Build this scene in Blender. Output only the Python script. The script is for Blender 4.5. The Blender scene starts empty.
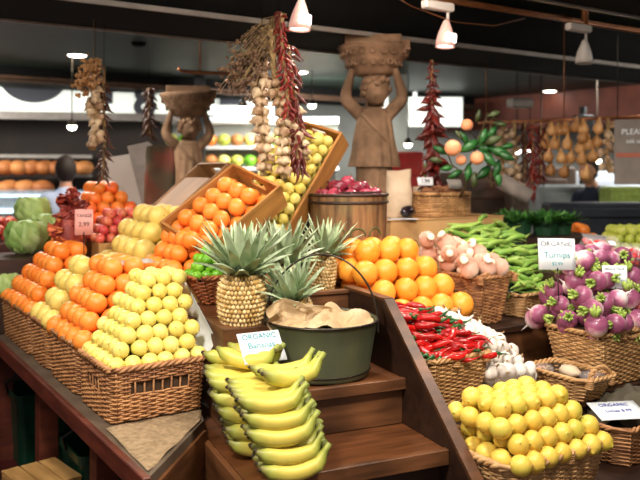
import bpy, math, random
from mathutils import Vector, Matrix, Euler
R=random.Random(7)
SC=bpy.context.scene; COL=SC.collection
rad=math.radians; PI=math.pi
# ---------------------------------------------------------------- camera
CZ=1.55; F=772.0      # level camera, lens shifted down like the photograph's horizon at y=170
cam_d=bpy.data.cameras.new('camera'); cam=bpy.data.objects.new('camera',cam_d); COL.objects.link(cam)
cam.location=(0,0,CZ); cam.rotation_euler=(PI/2,0,0); cam_d.shift_y=-70/640
cam_d.sensor_width=36; cam_d.lens=F/640*36; cam_d.clip_start=.05
cam_d.dof.use_dof=True; cam_d.dof.focus_distance=2.75; cam_d.dof.aperture_fstop=2.6
SC.camera=cam
SC.view_settings.view_transform='Standard'; SC.view_settings.look='None'
SC.view_settings.gamma=1; SC.view_settings.use_curve_mapping=False
SC.view_settings.exposure=0.3
# ---------------------------------------------------------------- light
w=bpy.data.worlds.new('hall'); SC.world=w; w.use_nodes=True
w.node_tree.nodes['Background'].inputs[0].default_value=(1,.95,.88,1)
w.node_tree.nodes['Background'].inputs[1].default_value=.33
def area(loc,target,size,energy,col=(1,.93,.84)):  # soft light with no fixture built for it
    l=bpy.data.lights.new('unseen_light','AREA'); l.shape='DISK'; l.size=size; l.energy=energy; l.color=col
    o=bpy.data.objects.new('unseen_light',l); COL.objects.link(o); o.location=loc
    o.rotation_euler=(Vector(target)-Vector(loc)).to_track_quat('-Z','Y').to_euler(); return o
def spot(loc,target,energy,angle=55,col=(1,.86,.7),blend=.7,size=.05):
    l=bpy.data.lights.new('track_light','SPOT'); l.energy=energy; l.color=col; l.spot_size=rad(angle); l.spot_blend=blend; l.shadow_soft_size=size
    o=bpy.data.objects.new('track_light',l); COL.objects.link(o); o.location=loc
    o.rotation_euler=(Vector(target)-Vector(loc)).to_track_quat('-Z','Y').to_euler(); return o
area((-.7,1.3,2.55),(-.6,3.1,1.0),.28,43,(1,.91,.80))
area((.7,1.5,2.55),(.7,3.0,.8),.28,38,(1,.91,.80))
area((-2.0,2.4,2.55),(-1.1,3.4,1.0),.25,22)
area((0,-.6,2.5),(0,3.0,1.2),1.2,10,(1,.95,.9))
area((-1.0,4.0,2.5),(-.6,3.6,1.2),.4,9)
area((1.3,2.9,2.55),(.9,4.2,1.1),.3,20)  # added without a lamp to brighten the pale box and the tub
area((-4.2,7.2,2.6),(-4.4,9.3,1.2),1.2,130,(1,.95,.88))  # background lights from here on are added, without fixtures, to brighten the far hall
area((-1.2,6.6,2.6),(-1.0,6.9,1.0),.8,45,(1,.93,.85))
area((-1.9,5.2,2.6),(-1.6,5.0,1.0),.5,28,(1,.92,.82))
area((3.2,5.2,2.6),(3.0,5.8,1.4),.8,40,(1,.92,.82))
area((0,9.0,2.45),(0,10.5,1.2),1.2,110,(1,.98,.95))
area((3.6,8.2,2.6),(3.6,9.0,1.0),1.5,130,(1,.97,.94))
area((.35,3.25,2.6),(.36,4.7,1.95),.3,26,(1,.82,.70))  # added warm fill aimed at the tall stone figure, no lamp there
# ---------------------------------------------------------------- helpers
def ray(px,py):
    return Vector(((px-320)/F,1,(170-py)/F))
def at(px,py,Y):                      # a point at depth Y seen at this place of the photograph
    r=ray(px,py); return Vector((r.x*Y/r.y,Y,CZ+r.z*Y/r.y))
def proj(p):
    d=Vector(p)-Vector((0,0,CZ)); return 320+F*d.x/d.y, 170-F*d.z/d.y, d.y
ANG=rad(33.3); Vv=Vector((math.cos(ANG),math.sin(ANG),0)); Uu=Vector((-math.sin(ANG),math.cos(ANG),0))
N0=Vector((-.68,2.49,0))
def L(a,b,z=0): p=N0+Vv*a+Uu*b; return Vector((p.x,p.y,z))
def uniq(n): return n
def tag(o,label=None,cat=None,group=None,kind=None):
    if label: o['label']=label
    if cat: o['category']=cat
    if group: o['group']=group
    if kind: o['kind']=kind
    return o
def empty(name,loc=(0,0,0),rz=0,label=None,cat=None,group=None):
    o=bpy.data.objects.new(name,None); o.empty_display_size=.05; COL.objects.link(o); o.location=loc; o.rotation_euler=(0,0,rz)
    return tag(o,label,cat,group)
class MB:
    def __init__(s): s.v=[]; s.f=[]; s.m=[]; s.mi=0
    def add(s,vs,fs,M=None):
        n=len(s.v)
        for v in vs:
            v=Vector(v); s.v.append(M@v if M is not None else v)
        for f in fs: s.f.append(tuple(i+n for i in f)); s.m.append(s.mi)
        return s
    def box(s,c,d,M=None,rz=0,bev=0):
        x,y,z=d[0]/2,d[1]/2,d[2]/2
        T=Matrix.Translation(c)@Matrix.Rotation(rz,4,'Z')
        if M is not None: T=M@T
        b=bev
        if b<=0:
            vs=[(i*x,j*y,k*z) for k in(-1,1) for j in(-1,1) for i in(-1,1)]
            return s.add(vs,[(0,2,3,1),(4,5,7,6),(0,1,5,4),(2,6,7,3),(0,4,6,2),(1,3,7,5)],T)
        rings=[]
        vs=[];fs=[]
        def ring(ix,iy,zz):
            return [( ix,iy-b,zz),(ix-b,iy,zz),(-ix+b,iy,zz),(-ix,iy-b,zz),(-ix,-iy+b,zz),(-ix+b,-iy,zz),(ix-b,-iy,zz),(ix,-iy+b,zz)]
        for (e,zz) in((b,-z),(0,-z+b),(0,z-b),(b,z)): vs+=ring(x-e,y-e,zz)
        for k in range(3):
            for i in range(8):
                j=(i+1)%8; fs.append((k*8+i,k*8+j,k*8+8+j,k*8+8+i))
        fs.append(tuple(range(7,-1,-1))); fs.append(tuple(range(24,32)))
        return s.add(vs,fs,T)
    def tube(s,pts,r,n=6,M=None,closed=False,cap=True):
        pts=[Vector(p) for p in pts]; k=len(pts)
        rr=r if isinstance(r,(list,tuple)) else [r]*k
        vs=[];fs=[]; ref=None
        for i in range(k):
            a=pts[(i-1)%k] if (closed or i>0) else pts[0]; b=pts[(i+1)%k] if (closed or i<k-1) else pts[-1]
            t=(b-a)
            t=t.normalized() if t.length>1e-9 else Vector((0,0,1))
            if ref is None:
                ref=Vector((0,0,1)) if abs(t.z)<.9 else Vector((1,0,0))
            nn=(ref-t*ref.dot(t))
            nn=nn.normalized() if nn.length>1e-6 else t.orthogonal().normalized()
            ref=nn; bb=t.cross(nn)
            for j in range(n):
                q=2*PI*j/n; vs.append(pts[i]+(nn*math.cos(q)+bb*math.sin(q))*rr[i])
        m=k if closed else k-1
        for i in range(m):
            i2=(i+1)%k
            for j in range(n):
                j2=(j+1)%n; fs.append((i*n+j,i*n+j2,i2*n+j2,i2*n+j))
        if cap and not closed:
            fs.append(tuple(range(n-1,-1,-1))); fs.append(tuple((k-1)*n+j for j in range(n)))
        return s.add(vs,fs,M)
    def lathe(s,prof,n=20,M=None,wob=None):
        vs=[];fs=[];k=len(prof)
        for i,(r,z) in enumerate(prof):
            for j in range(n):
                q=2*PI*j/n; rr=r*(wob(q,i) if wob else 1); vs.append((rr*math.cos(q),rr*math.sin(q),z))
        for i in range(k-1):
            for j in range(n):
                j2=(j+1)%n; fs.append((i*n+j,i*n+j2,(i+1)*n+j2,(i+1)*n+j))
        if prof[0][0]>1e-5: fs.append(tuple(range(n-1,-1,-1)))
        if prof[-1][0]>1e-5: fs.append(tuple((k-1)*n+j for j in range(n)))
        return s.add(vs,fs,M)
    def ball(s,c,r,sc=(1,1,1),n=12,m=8,M=None,fn=None):
        prof=[]; vs=[];fs=[]
        for i in range(m+1):
            th=PI*i/m
            for j in range(n):
                q=2*PI*j/n; d=Vector((math.sin(th)*math.cos(q),math.sin(th)*math.sin(q),-math.cos(th)))
                k=fn(d) if fn else 1
                vs.append(Vector(c)+Vector((d.x*sc[0],d.y*sc[1],d.z*sc[2]))*r*k)
        for i in range(m):
            for j in range(n):
                j2=(j+1)%n; fs.append((i*n+j,i*n+j2,(i+1)*n+j2,(i+1)*n+j))
        return s.add(vs,fs,M)
    def sheet(s,fn,nu,nv,th=0,M=None):
        vs=[fn(i/nu,j/nv) for j in range(nv+1) for i in range(nu+1)]
        fs=[(j*(nu+1)+i,j*(nu+1)+i+1,(j+1)*(nu+1)+i+1,(j+1)*(nu+1)+i) for j in range(nv) for i in range(nu)]
        if th:
            n=len(vs); vs=vs+[Vector(v)-Vector((0,0,th)) for v in vs]
            fs=fs+[tuple(n+k for k in reversed(f)) for f in fs]
            W=nu+1
            ring=[i for i in range(W)]+[j*W+nu for j in range(1,nv+1)]+[nv*W+i for i in range(nu-1,-1,-1)]+[j*W for j in range(nv-1,0,-1)]
            for a,b in zip(ring,ring[1:]+ring[:1]): fs.append((a,a+n,b+n,b))
        return s.add(vs,fs,M)
    def prism(s,poly,z0,z1,M=None):
        n=len(poly); vs=[(p[0],p[1],z0) for p in poly]+[(p[0],p[1],z1) for p in poly]
        fs=[tuple(range(n-1,-1,-1)),tuple(range(n,2*n))]+[(i,(i+1)%n,n+(i+1)%n,n+i) for i in range(n)]
        return s.add(vs,fs,M)
    def build(s,name,mats,parent=None,smooth=True,label=None,cat=None,group=None,kind=None):
        me=bpy.data.meshes.new(name); me.from_pydata([tuple(v) for v in s.v],[],s.f)
        for m in (mats if isinstance(mats,(list,tuple)) else [mats]): me.materials.append(m)
        me.polygons.foreach_set('material_index',s.m)
        me.polygons.foreach_set('use_smooth',[smooth]*len(s.f)); me.update()
        o=bpy.data.objects.new(name,me); COL.objects.link(o)
        if parent: o.parent=parent
        return tag(o,label,cat,group,kind)
def copy_tree(o,parent=None):
    c=o.copy(); COL.objects.link(c)
    if parent is not None: c.parent=parent
    for ch in list(o.children): copy_tree(ch,c)
    return c
def flat(o):   # keep sharp edges on smooth mesh
    for p in o.data.polygons: p.use_smooth=False
    return o
# ---------------------------------------------------------------- materials
def lin(c): return tuple((x/12.92 if x<=.04045 else ((x+.055)/1.055)**2.4) for x in c)
def hexc(h): return lin(tuple(int(h[i:i+2],16)/255 for i in(0,2,4)))+(1,)
def mat(name,c1,c2=None,rough=.5,scale=12,bump=0,bscale=60,rnd=.25,c3=None,c3amt=.6,c3scale=3,metal=0,emit=None,estr=0,stretch=(1,1,1),wave=0,island=False,trans=0,spec=.5,coat=0,alpha=1,space='Object'):
    m=bpy.data.materials.new(name); m.use_nodes=True; nt=m.node_tree; ns=nt.nodes; lk=nt.links
    b=ns['Principled BSDF']; b.inputs['Roughness'].default_value=rough; b.inputs['Metallic'].default_value=metal
    b.inputs['Specular IOR Level'].default_value=spec; b.inputs['Coat Weight'].default_value=coat
    b.inputs['Transmission Weight'].default_value=trans; b.inputs['Alpha'].default_value=alpha
    c1=hexc(c1) if isinstance(c1,str) else c1
    c2=c1 if c2 is None else (hexc(c2) if isinstance(c2,str) else c2)
    tc=ns.new('ShaderNodeTexCoord'); mp=ns.new('ShaderNodeMapping'); mp.inputs['Scale'].default_value=stretch
    lk.new(tc.outputs[space],mp.inputs[0])
    no=ns.new('ShaderNodeTexNoise'); no.inputs['Scale'].default_value=scale; no.inputs['Detail'].default_value=4
    lk.new(mp.outputs[0],no.inputs['Vector'])
    oi=ns.new('ShaderNodeObjectInfo')
    src=oi.outputs['Random']
    if island:
        g=ns.new('ShaderNodeNewGeometry'); src=g.outputs['Random Per Island']
    ma=ns.new('ShaderNodeMath'); ma.operation='MULTIPLY_ADD'; ma.inputs[1].default_value=rnd*2; lk.new(src,ma.inputs[0])
    mb=ns.new('ShaderNodeMapRange'); mb.inputs[1].default_value=.3; mb.inputs[2].default_value=.7; mb.inputs[3].default_value=-rnd; mb.inputs[4].default_value=1-rnd
    lk.new(no.outputs[0],mb.inputs[0]); lk.new(mb.outputs[0],ma.inputs[2]); ma.use_clamp=True
    mx=ns.new('ShaderNodeMix'); mx.data_type='RGBA'; mx.inputs[6].default_value=c1; mx.inputs[7].default_value=c2
    lk.new(ma.outputs[0],mx.inputs[0]); out=mx.outputs[2]
    if wave:
        wv=ns.new('ShaderNodeTexWave'); wv.inputs['Scale'].default_value=wave; wv.inputs['Distortion'].default_value=6; wv.inputs['Detail'].default_value=3
        lk.new(mp.outputs[0],wv.inputs['Vector'])
        m3=ns.new('ShaderNodeMix'); m3.data_type='RGBA'; m3.blend_type='MULTIPLY'; m3.inputs[0].default_value=.45
        lk.new(out,m3.inputs[6]); lk.new(wv.outputs[0],m3.inputs[7]); out=m3.outputs[2]
    if c3:
        n3=ns.new('ShaderNodeTexNoise'); n3.noise_dimensions='4D'; n3.inputs['Scale'].default_value=c3scale
        mw=ns.new('ShaderNodeMath'); mw.operation='MULTIPLY'; mw.inputs[1].default_value=50; lk.new(oi.outputs['Random'],mw.inputs[0]); lk.new(mw.outputs[0],n3.inputs['W'])
        lk.new(tc.outputs[space],n3.inputs['Vector'])
        r3=ns.new('ShaderNodeMapRange'); r3.inputs[1].default_value=.5; r3.inputs[2].default_value=.72; r3.inputs[4].default_value=c3amt; lk.new(n3.outputs[0],r3.inputs[0])
        m3=ns.new('ShaderNodeMix'); m3.data_type='RGBA'; m3.inputs[7].default_value=hexc(c3); lk.new(r3.outputs[0],m3.inputs[0]); lk.new(out,m3.inputs[6]); out=m3.outputs[2]
    lk.new(out,b.inputs['Base Color'])
    if bump:
        nb=ns.new('ShaderNodeTexNoise'); nb.inputs['Scale'].default_value=bscale; lk.new(mp.outputs[0],nb.inputs['Vector'])
        bp=ns.new('ShaderNodeBump'); bp.inputs['Strength'].default_value=bump; bp.inputs['Distance'].default_value=.005
        lk.new(nb.outputs[0],bp.inputs['Height']); lk.new(bp.outputs[0],b.inputs['Normal'])
    if emit:
        b.inputs['Emission Color'].default_value=hexc(emit); b.inputs['Emission Strength'].default_value=estr
    return m
def zgrad(name,stops,rough=.45,bump=.1,axis='Z',noise=.15,coat=0):
    """colour that runs along the thing's own axis (a turnip's purple shoulder, a lemon's tip)"""
    m=bpy.data.materials.new(name); m.use_nodes=True; nt=m.node_tree; ns=nt.nodes; lk=nt.links; b=ns['Principled BSDF']
    b.inputs['Roughness'].default_value=rough; b.inputs['Coat Weight'].default_value=coat
    tc=ns.new('ShaderNodeTexCoord'); sx=ns.new('ShaderNodeSeparateXYZ'); lk.new(tc.outputs['Generated'],sx.inputs[0])
    no=ns.new('ShaderNodeTexNoise'); no.noise_dimensions='4D'; no.inputs['Scale'].default_value=3
    oi=ns.new('ShaderNodeObjectInfo'); mw=ns.new('ShaderNodeMath'); mw.operation='MULTIPLY'; mw.inputs[1].default_value=40; lk.new(oi.outputs['Random'],mw.inputs[0]); lk.new(mw.outputs[0],no.inputs['W'])
    lk.new(tc.outputs['Generated'],no.inputs['Vector'])
    ad=ns.new('ShaderNodeMath'); ad.operation='MULTIPLY_ADD'; ad.inputs[1].default_value=noise*2; lk.new(no.outputs[0],ad.inputs[0]); lk.new(sx.outputs[axis],ad.inputs[2])
    sb=ns.new('ShaderNodeMath'); sb.operation='SUBTRACT'; sb.inputs[1].default_value=noise; lk.new(ad.outputs[0],sb.inputs[0])
    cr=ns.new('ShaderNodeValToRGB'); lk.new(sb.outputs[0],cr.inputs[0])
    els=cr.color_ramp.elements
    els[0].position=stops[0][0]; els[0].color=hexc(stops[0][1]); els[1].position=stops[-1][0]; els[1].color=hexc(stops[-1][1])
    for p,c in stops[1:-1]: e=els.new(p); e.color=hexc(c)
    lk.new(cr.outputs[0],b.inputs['Base Color'])
    nb=ns.new('ShaderNodeTexNoise'); nb.inputs['Scale'].default_value=120; lk.new(tc.outputs['Object'],nb.inputs['Vector'])
    bp=ns.new('ShaderNodeBump'); bp.inputs['Strength'].default_value=bump; bp.inputs['Distance'].default_value=.003
    lk.new(nb.outputs[0],bp.inputs['Height']); lk.new(bp.outputs[0],b.inputs['Normal'])
    return m
M={}
M['orange']=mat('orange_peel','f6943a','f07e26',.42,6,.25,160,.4)
M['navel']=mat('navel_peel','fca83c','f79a2a',.4,6,.25,140,.4)
M['tangerine']=mat('tangerine_peel','f0682a','f48a34',.35,6,.2,140,.5)
M['lemon']=mat('lemon_peel','ecd87a','e0c85e',.4,8,.22,150,.4,c3='b9c04a',c3amt=.4,c3scale=7)
M['lemon2']=mat('ripe_lemon_peel','e8c858','dcb444',.4,8,.22,150,.4,c3='a3b43a',c3amt=.75,c3scale=9)
M['yellowapple']=mat('yellow_fruit_peel','ecdc80','e0cc60',.4,8,.1,150,.4,c3='b4b83c',c3amt=.5,c3scale=8)
M['grapefruit']=mat('grapefruit_peel','e4c868','ecca6c',.42,5,.2,130,.5,c3='cfa63a',c3amt=.5,c3scale=5)
M['lime']=mat('lime_peel','5fa024','7ab82c',.32,8,.2,120,.5)
M['apple_red']=mat('red_apple_skin','b8303a','d8604c',.3,8,0,60,.5,c3='e0b060',c3amt=.5,c3scale=9)
M['greenapple']=mat('green_apple_skin','c6cc5a','b4c04a',.35,8,0,60,.5)
M['stem']=mat('dry_stem','5a4a26','3c3018',.8)
M['button']=mat('stalk_button','7d8a3a','6a7030',.7)
M['banana']=None
M['wicker']=mat('wicker','c08a58','845432',.55,25,.3,200,.35,island=True)
M['wicker_light']=mat('light_wicker','cfa26c','9c7044',.55,25,.3,200,.35,island=True)
M['wicker_red']=mat('red_wicker','b06a3c','7c3f20',.55,25,.3,200,.35,island=True)
M['liner']=mat('basket_inside','4a3420','33220f',.9)
M['wood']=mat('display_wood','7e5030','4c2e18',.42,4,.12,40,.2,stretch=(1,1,8),wave=1.2,space='Object')
M['woodh']=mat('display_tread_wood','6a3e22','442610',.38,4,.12,40,.2,stretch=(1,10,1),space='Object')
M['wooddark']=mat('dark_wood','3a2214','22130b',.5,5,.1,40,.2,stretch=(1,6,6))
M['woodlight']=mat('crate_wood','b9803f','93602c',.55,5,.15,60,.3,stretch=(1,1,6))
M['plywood']=mat('plywood','a87848','8c6238',.6,4,.1,40,.3,stretch=(1,4,1))
M['pine']=mat('crate_pine','c09458','8e6432',.6,4,.15,40,.3,stretch=(6,1,1))
M['redwood']=mat('table_edge_wood','6e3322','4a2016',.45,6,.1,50,.2,stretch=(1,1,5))
M['tabletop']=mat('worn_table_top','6a5a4a','524234',.6,8,.1,40,.2)
M['paper']=mat('kraft_paper','d2bc9a','b0946c',.85,10,.3,30,.3)
M['card']=mat('white_card','e6ebee','dfe4e8',.7)
M['pinkcard']=mat('pink_card','e8a8a0','e09488',.7)
M['ink']=mat('black_marker','20262c',None,.8)
M['teal']=mat('teal_marker','1e8a94',None,.8)
M['inkblue']=mat('violet_marker','3c4a9a',None,.8)
M['bucket']=mat('bucket_enamel','6c6e50','4e5440',.4,6,.1,40,.3,metal=.25,stretch=(1,1,.3))
M['metal']=mat('dark_wire','4a4238','2c2620',.4,metal=.8)
M['ceiling']=mat('ceiling_board','1a2a20','121e17',.5,2,.1,10,.2,spec=.3)
M['beam']=mat('beam_black','0a0908','050504',.85,spec=.15); M['strip']=mat('brown_strip','5c4434','3c2c20',.6,spec=.2); M['box']=mat('pale_box_board','d6a870','b88850',.7,5,.05,40,.3)
M['trim']=mat('pale_trim','9a948c','847c74',.5)
M['copper']=mat('copper_pipe','b0764a','8a5434',.35,metal=.7)
M['white']=mat('white_enamel','d8d4cc',None,.4)
M['floor']=mat('red_floor','4c1414','38100f',.45,6)
M['wallred']=mat('red_boards','6a3422','4a2216',.6,5)
M['wallpale']=mat('pale_wall','c9cdc4','b0b4ac',.8,2)
M['darkwall']=mat('dark_brown_wall','2c211a','1e1612',.8,2)
M['green_bin']=mat('green_plastic','0f4a34','0a3626',.35)
M['black']=mat('black_metal','0d0d0d',None,.5)
M['stone']=mat('carved_stone','b08c6c','6e543c',.85,7,.7,30,.3,c3='5a4634',c3amt=.35,c3scale=9,space='Object')
M['cabbage']=mat('cabbage_leaf','a8c070','7ea050',.5,6,.3,20,.4,c3='dfe8b0',c3amt=.6,c3scale=10)
M['eye']=mat('pineapple_eye','dcc08a','a8823e',.5,60,.2,100,.5,island=True)
M['pinebody']=mat('pineapple_rind','7c6838','54421e',.7,30)
M['crown']=mat('pineapple_leaf','ccd8b8','869c6c',.5,14,.1,60,.35,island=True)
M['chilli']=mat('red_chilli_skin','c4160f','980c0a',.22,10,0,60,.5,coat=.4)
M['pepper']=mat('green_pepper_skin','a8c860','78a444',.3,10,0,60,.5,coat=.2)
M['leafgreen']=mat('leaf_green','2f7030','1c4a20',.35,10)
M['palegreen']=mat('pale_green_stalk','a8bc5c','7d9a3c',.5,20)
M['garlic']=mat('garlic_skin','efe8de','dccfc4',.5,30,.2,60,.3,stretch=(1,1,.3))
M['garlic_old']=mat('old_garlic_skin','d6bc98','946e4e',.6,30,.3,60,.4)
M['braid']=mat('garlic_stalk','a98a5c','7c6038',.8,30,.4,60)
M['dried']=mat('dried_chilli','6a1c12','3c0e0a',.4,10,.2,60,.5,coat=.2)
M['dried_red']=mat('dried_red_chilli','8e2218','5c120c',.4,10,.2,60,.5)
M['dried_brown']=mat('dried_brown_chilli','5a3420','34180e',.45,10,.2,60,.5)
M['flowers']=mat('dried_seedhead','7e5e46','4e382a',.9,40,.4,90,.5,island=True)
M['gourd']=mat('dried_gourd','d8a468','a87440',.5,10,.2,40,.5)
M['red_onion']=mat('red_onion_skin','6e1428','a83c54',.25,14,.1,60,.5,stretch=(3,3,.5),coat=.3)
M['shallot']=zgrad('shallot_turnip_skin',[(0,'f2e2d0'),(.4,'e6c8b0'),(.72,'d2a08a'),(.95,'b8846c')])
M['cut']=mat('cut_root_end','efe6d0','e0d4b8',.6)
M['turnip']=zgrad('turnip_skin',[(0,'f4ece2'),(.48,'f2e2de'),(.60,'d8a4b0'),(.74,'a4587a'),(1,'7e3f5c')],.35,.08,noise=.22,coat=.2)
M['bread']=mat('bread_crust','c88448','9c5828',.6,8,.2,40,.5)
M['shirt']=mat('pale_blue_shirt','c4d0e6','b0bedb',.8)
M['navy']=mat('navy_shirt','1c2640','141c30',.8)
M['skin']=mat('skin','c08c70','b07c60',.55)
M['hair']=mat('dark_hair','2a1c14',None,.7)
M['steel']=mat('grey_plastic','a8a29a','948e86',.4)
M['glass']=mat('case_glass','cfe4f0',None,.1,trans=.0,alpha=.25)
M['signwhite']=mat('lit_sign','f4f8f0',None,.6,emit='eef6ea',estr=.5)
M['signink']=mat('sign_letter_dark','4a4c54',None,.8)
M['lampglow']=mat('lamp_glass','ffe8e0',None,.4,emit='ffe0d4',estr=9)
M['downglow']=mat('downlight_glass','ffffff',None,.4,emit='fff4e4',estr=14)
M['lampoff']=mat('lamp_shell','c8a89c',None,.4,emit='ffb8a8',estr=.35)
M['case']=mat('case_light','dff0ff',None,.5,emit='cfe8ff',estr=.8)
M['straw']=mat('strawberry_red','c42430','e05050',.3,14,.2,60,.5)
M['film']=mat('clear_film','f4ecee',None,.1,alpha=.12)
M['punnet']=mat('dark_green_leaf','1e4a2a','12331c',.45,14)
M['darkbag']=mat('dark_cloth','5c5442','443c30',.9,8,.3,20)
M['peach']=mat('peach_skin','f08a5c','f8b080',.5,5,0,60,.4)
M['aub']=mat('aubergine_skin','1a1018',None,.2,coat=.5)
M['poster']=mat('poster_paper','8a8078','7c726a',.8)
M['redstuff']=mat('red_goods','b82c24','902018',.6)
# banana: green necks and dark tips along its own length
M['banana']=zgrad('banana_skin',[(0,'4a3c1c'),(.03,'746e34'),(.12,'a4a848'),(.30,'d6c458'),(.62,'dac456'),(.86,'a8ac48'),(1,'707c34')],.45,.06,axis='X',noise=.05)
# ---------------------------------------------------------------- text on cards
def text_obj(s,size,m,parent,loc,name='lettering',rot=(0,0,0),ext=.0006,align='CENTER',bold=0):
    cu=bpy.data.curves.new('t','FONT'); cu.body=s; cu.size=size; cu.extrude=ext; cu.offset=bold; cu.align_x=align; cu.align_y='CENTER'
    to=bpy.data.objects.new('t',cu); COL.objects.link(to)
    me=bpy.data.meshes.new_from_object(to); bpy.data.objects.remove(to)
    me.name=name; me.materials.clear(); me.materials.append(m)
    o=bpy.data.objects.new(name,me); COL.objects.link(o); o.parent=parent; o.location=loc; o.rotation_euler=rot
    return o
def card(c,w,h,tilt,rz,lines,label,m=None,curl=.0,roll=0,name='price_card'):
    """a card lying in its own XY plane, thickness 1 mm; tilt 90 stands it up"""
    e=empty(name,c,0,label,'price card'); e.rotation_euler=Euler((rad(tilt),roll,rz),'XYZ')
    mb=MB(); mb.sheet(lambda u,v:Vector(((u-.5)*w,(v-.5)*h,curl*(2*u-1)**2)),8,2,.0012); mb.build('card_sheet',m or M['card'],e)
    for (t,size,y,mm) in lines: text_obj(t,size,mm,e,(0,y,.0012+curl*.12))
    return e
# ---------------------------------------------------------------- setting
def bar_v(name,b0,b1,z0,z1,m,a0=-6,a1=9,kind='structure'):
    mb=MB(); c=Vv*((a0+a1)/2)+Uu*((b0+b1)/2); mb.box((c.x,c.y,(z0+z1)/2),(a1-a0,b1-b0,z1-z0),rz=ANG)
    return mb.build(name,m,smooth=False,kind=kind)
def bcoord(px,py,z):   # u-coordinate of the point of height z seen there
    r=ray(px,py); t=(z-CZ)/r.z; p=r*t; return p.dot(Uu), p.dot(Vv)
mb=MB(); mb.box((0,6,-.05),(22,20,.1)); mb.build('floor',M['floor'],smooth=False,kind='structure')
ZC=2.66
mb=MB(); mb.box((0,7.5,ZC+.05),(22,17,.1)); mb.build('ceiling',M['ceiling'],smooth=False,kind='structure')
ZB=2.36
b1,_=bcoord(400,38,ZB); b1b,_=bcoord(640,67,ZB); b2,_=bcoord(20,22,ZB); b2b,_=bcoord(640,82,ZB)
B1=(b1+b1b)/2; B2=(b2+b2b)/2
bar_v('trim_1',B1,B2,ZB,ZC,M['beam']); bar_v('trim_2',B1-.02,B1,ZB-.015,ZB+.01,M['trim']); bar_v('trim_3',B2,B2+.02,ZB-.012,ZB+.01,M['trim'])
bn,_=bcoord(540,0,ZB); bn2,_=bcoord(640,15,ZB); BN=(bn+bn2)/2
bar_v('trim_4',BN-.6,BN,ZB,ZC,M['beam']); bar_v('trim_5',BN,BN+.025,ZB-.01,ZB+.02,M['trim'])
b3,_=bcoord(0,66,ZC); bar_v('trim_6',b3,b3+.5,2.49,ZC,M['beam']); bar_v('trim_7',b3-.06,b3,2.53,2.56,M['strip']); bar_v('trim_9',b3-.12,b3-.06,2.49,2.51,M['strip'])
# copper conduit / track
ZT=2.46; bt,_=bcoord(440,0,ZT); bt2,_=bcoord(640,32,ZT); BT=(bt+bt2)/2
def vpt(a,b,z): p=Vv*a+Uu*b; return Vector((p.x,p.y,z))
tr=empty('lighting_track',vpt(2,BT,ZT),0,'long copper coloured lighting track under the dark green ceiling','lighting track')
mb=MB(); mb.tube([vpt(-3,BT,ZT),vpt(8,BT,ZT)],.012,8); o=mb.build('rail',M['copper'],tr); o.matrix_parent_inverse=tr.matrix_world.inverted(); o.location=-tr.location
mb=MB(); mb.tube([vpt(-3,BT+.05,ZT+.03),vpt(8,BT+.05,ZT+.03)],.008,6)
for a in range(-2,8,2): mb.box(vpt(a,BT,ZT+.1),(.03,.03,.22),rz=ANG)
o=mb.build('bracket',M['copper'],tr); o.location=-tr.location
pts=[vpt(a0,BT-.01,z) for a0,z in ((2.35,ZT+.02),(2.6,ZT-.06),(2.9,ZT-.11),(3.2,ZT-.1),(3.45,ZT-.03))]
# walls
def wallbox(name,p0,p1,z0,z1,m,th=.1,kind='structure'):
    p0=Vector(p0);p1=Vector(p1); d=p1-p0; a=math.atan2(d.y,d.x); c=(p0+p1)/2; n=Vector((-math.sin(a),math.cos(a)))*th/2
    mb=MB(); mb.box((c.x+n.x,c.y+n.y,(z0+z1)/2),(d.length,th,z1-z0),rz=a); return mb.build(name,m,smooth=False,kind=kind)
wallbox('wall_back',(-9,12.5),(9,13.5),0,ZC,M['wallpale'])
wallbox('wall_left',(-9,0),(-9,13),0,ZC,M['darkwall']); wallbox('wall_right',(8,14),(8,0),0,ZC,M['wallred'])
# far red fascia on the right, above the hanging goods
wallbox('trim_8',(2.05,12.5),(5.6,8.35),2.17,ZC,M['wallred'],.12)
# bakery on the left
bk=wallbox('wall_bakery',(-8,9.3),(-1.9,9.9),0,at(0,114,9.5).z,M['darkwall'],.1)
# lit sign with big dark letters
s0=at(-20,82,9.0); s1=at(190,86,9.6); 
sg=empty('shop_sign',((s0.x+s1.x)/2,(s0.y+s1.y)/2,2.44),math.atan2(s1.y-s0.y,s1.x-s0.x),'long lit white shop sign with large dark letters above the bakery','shop sign')
slen=(s1-s0).length; hh=.40
mb=MB(); mb.box((0,0,0),(slen+.6,.08,hh),bev=.01); mb.build('sign_panel',M['signwhite'],sg,smooth=False)
text_obj('I O I',1.0,M['signink'],sg,(-.62,-.05,.25),'letter',(PI/2,0,0),.004,bold=.04); text_obj('8',.52,M['signink'],sg,(.66,-.05,-.06),'letter',(PI/2,0,0),.004,bold=.02)
mb=MB(); mb.box((0,-.03,-hh/2-.05),(slen+.6,.14,.09)); mb.build('lower_rail',M['trim'],sg,smooth=False)
s2=MB(); c=at(415,112,11.0); s2.box((c.x,c.y,c.z),(1.35,.08,.42),bev=.01); s2.box((c.x,c.y,(c.z+ZC)/2),(.05,.05,ZC-c.z)); s2.build('light_box',M['signwhite'],smooth=False,label='plain glowing white panel on the far wall right of the big statue',cat='light box')
s2=MB(); c=at(228,105,10.8); s2.box((c.x,c.y,c.z),(1.3,.08,.42),bev=.01); s2.box((c.x,c.y,(c.z+ZC)/2),(.05,.05,ZC-c.z)); lb=s2.build('light_box',M['signwhite'],smooth=False,label='glowing white panel on the far wall left of the hanging garlic',cat='light box')
mb=MB(); c2=at(230,97,10.7); mb.box((c2.x,c2.y,c2.z),(.28,.03,.22)); mb.build('dark_square',M['signink'],lb,smooth=False,label='dark square on the panel')
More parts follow.
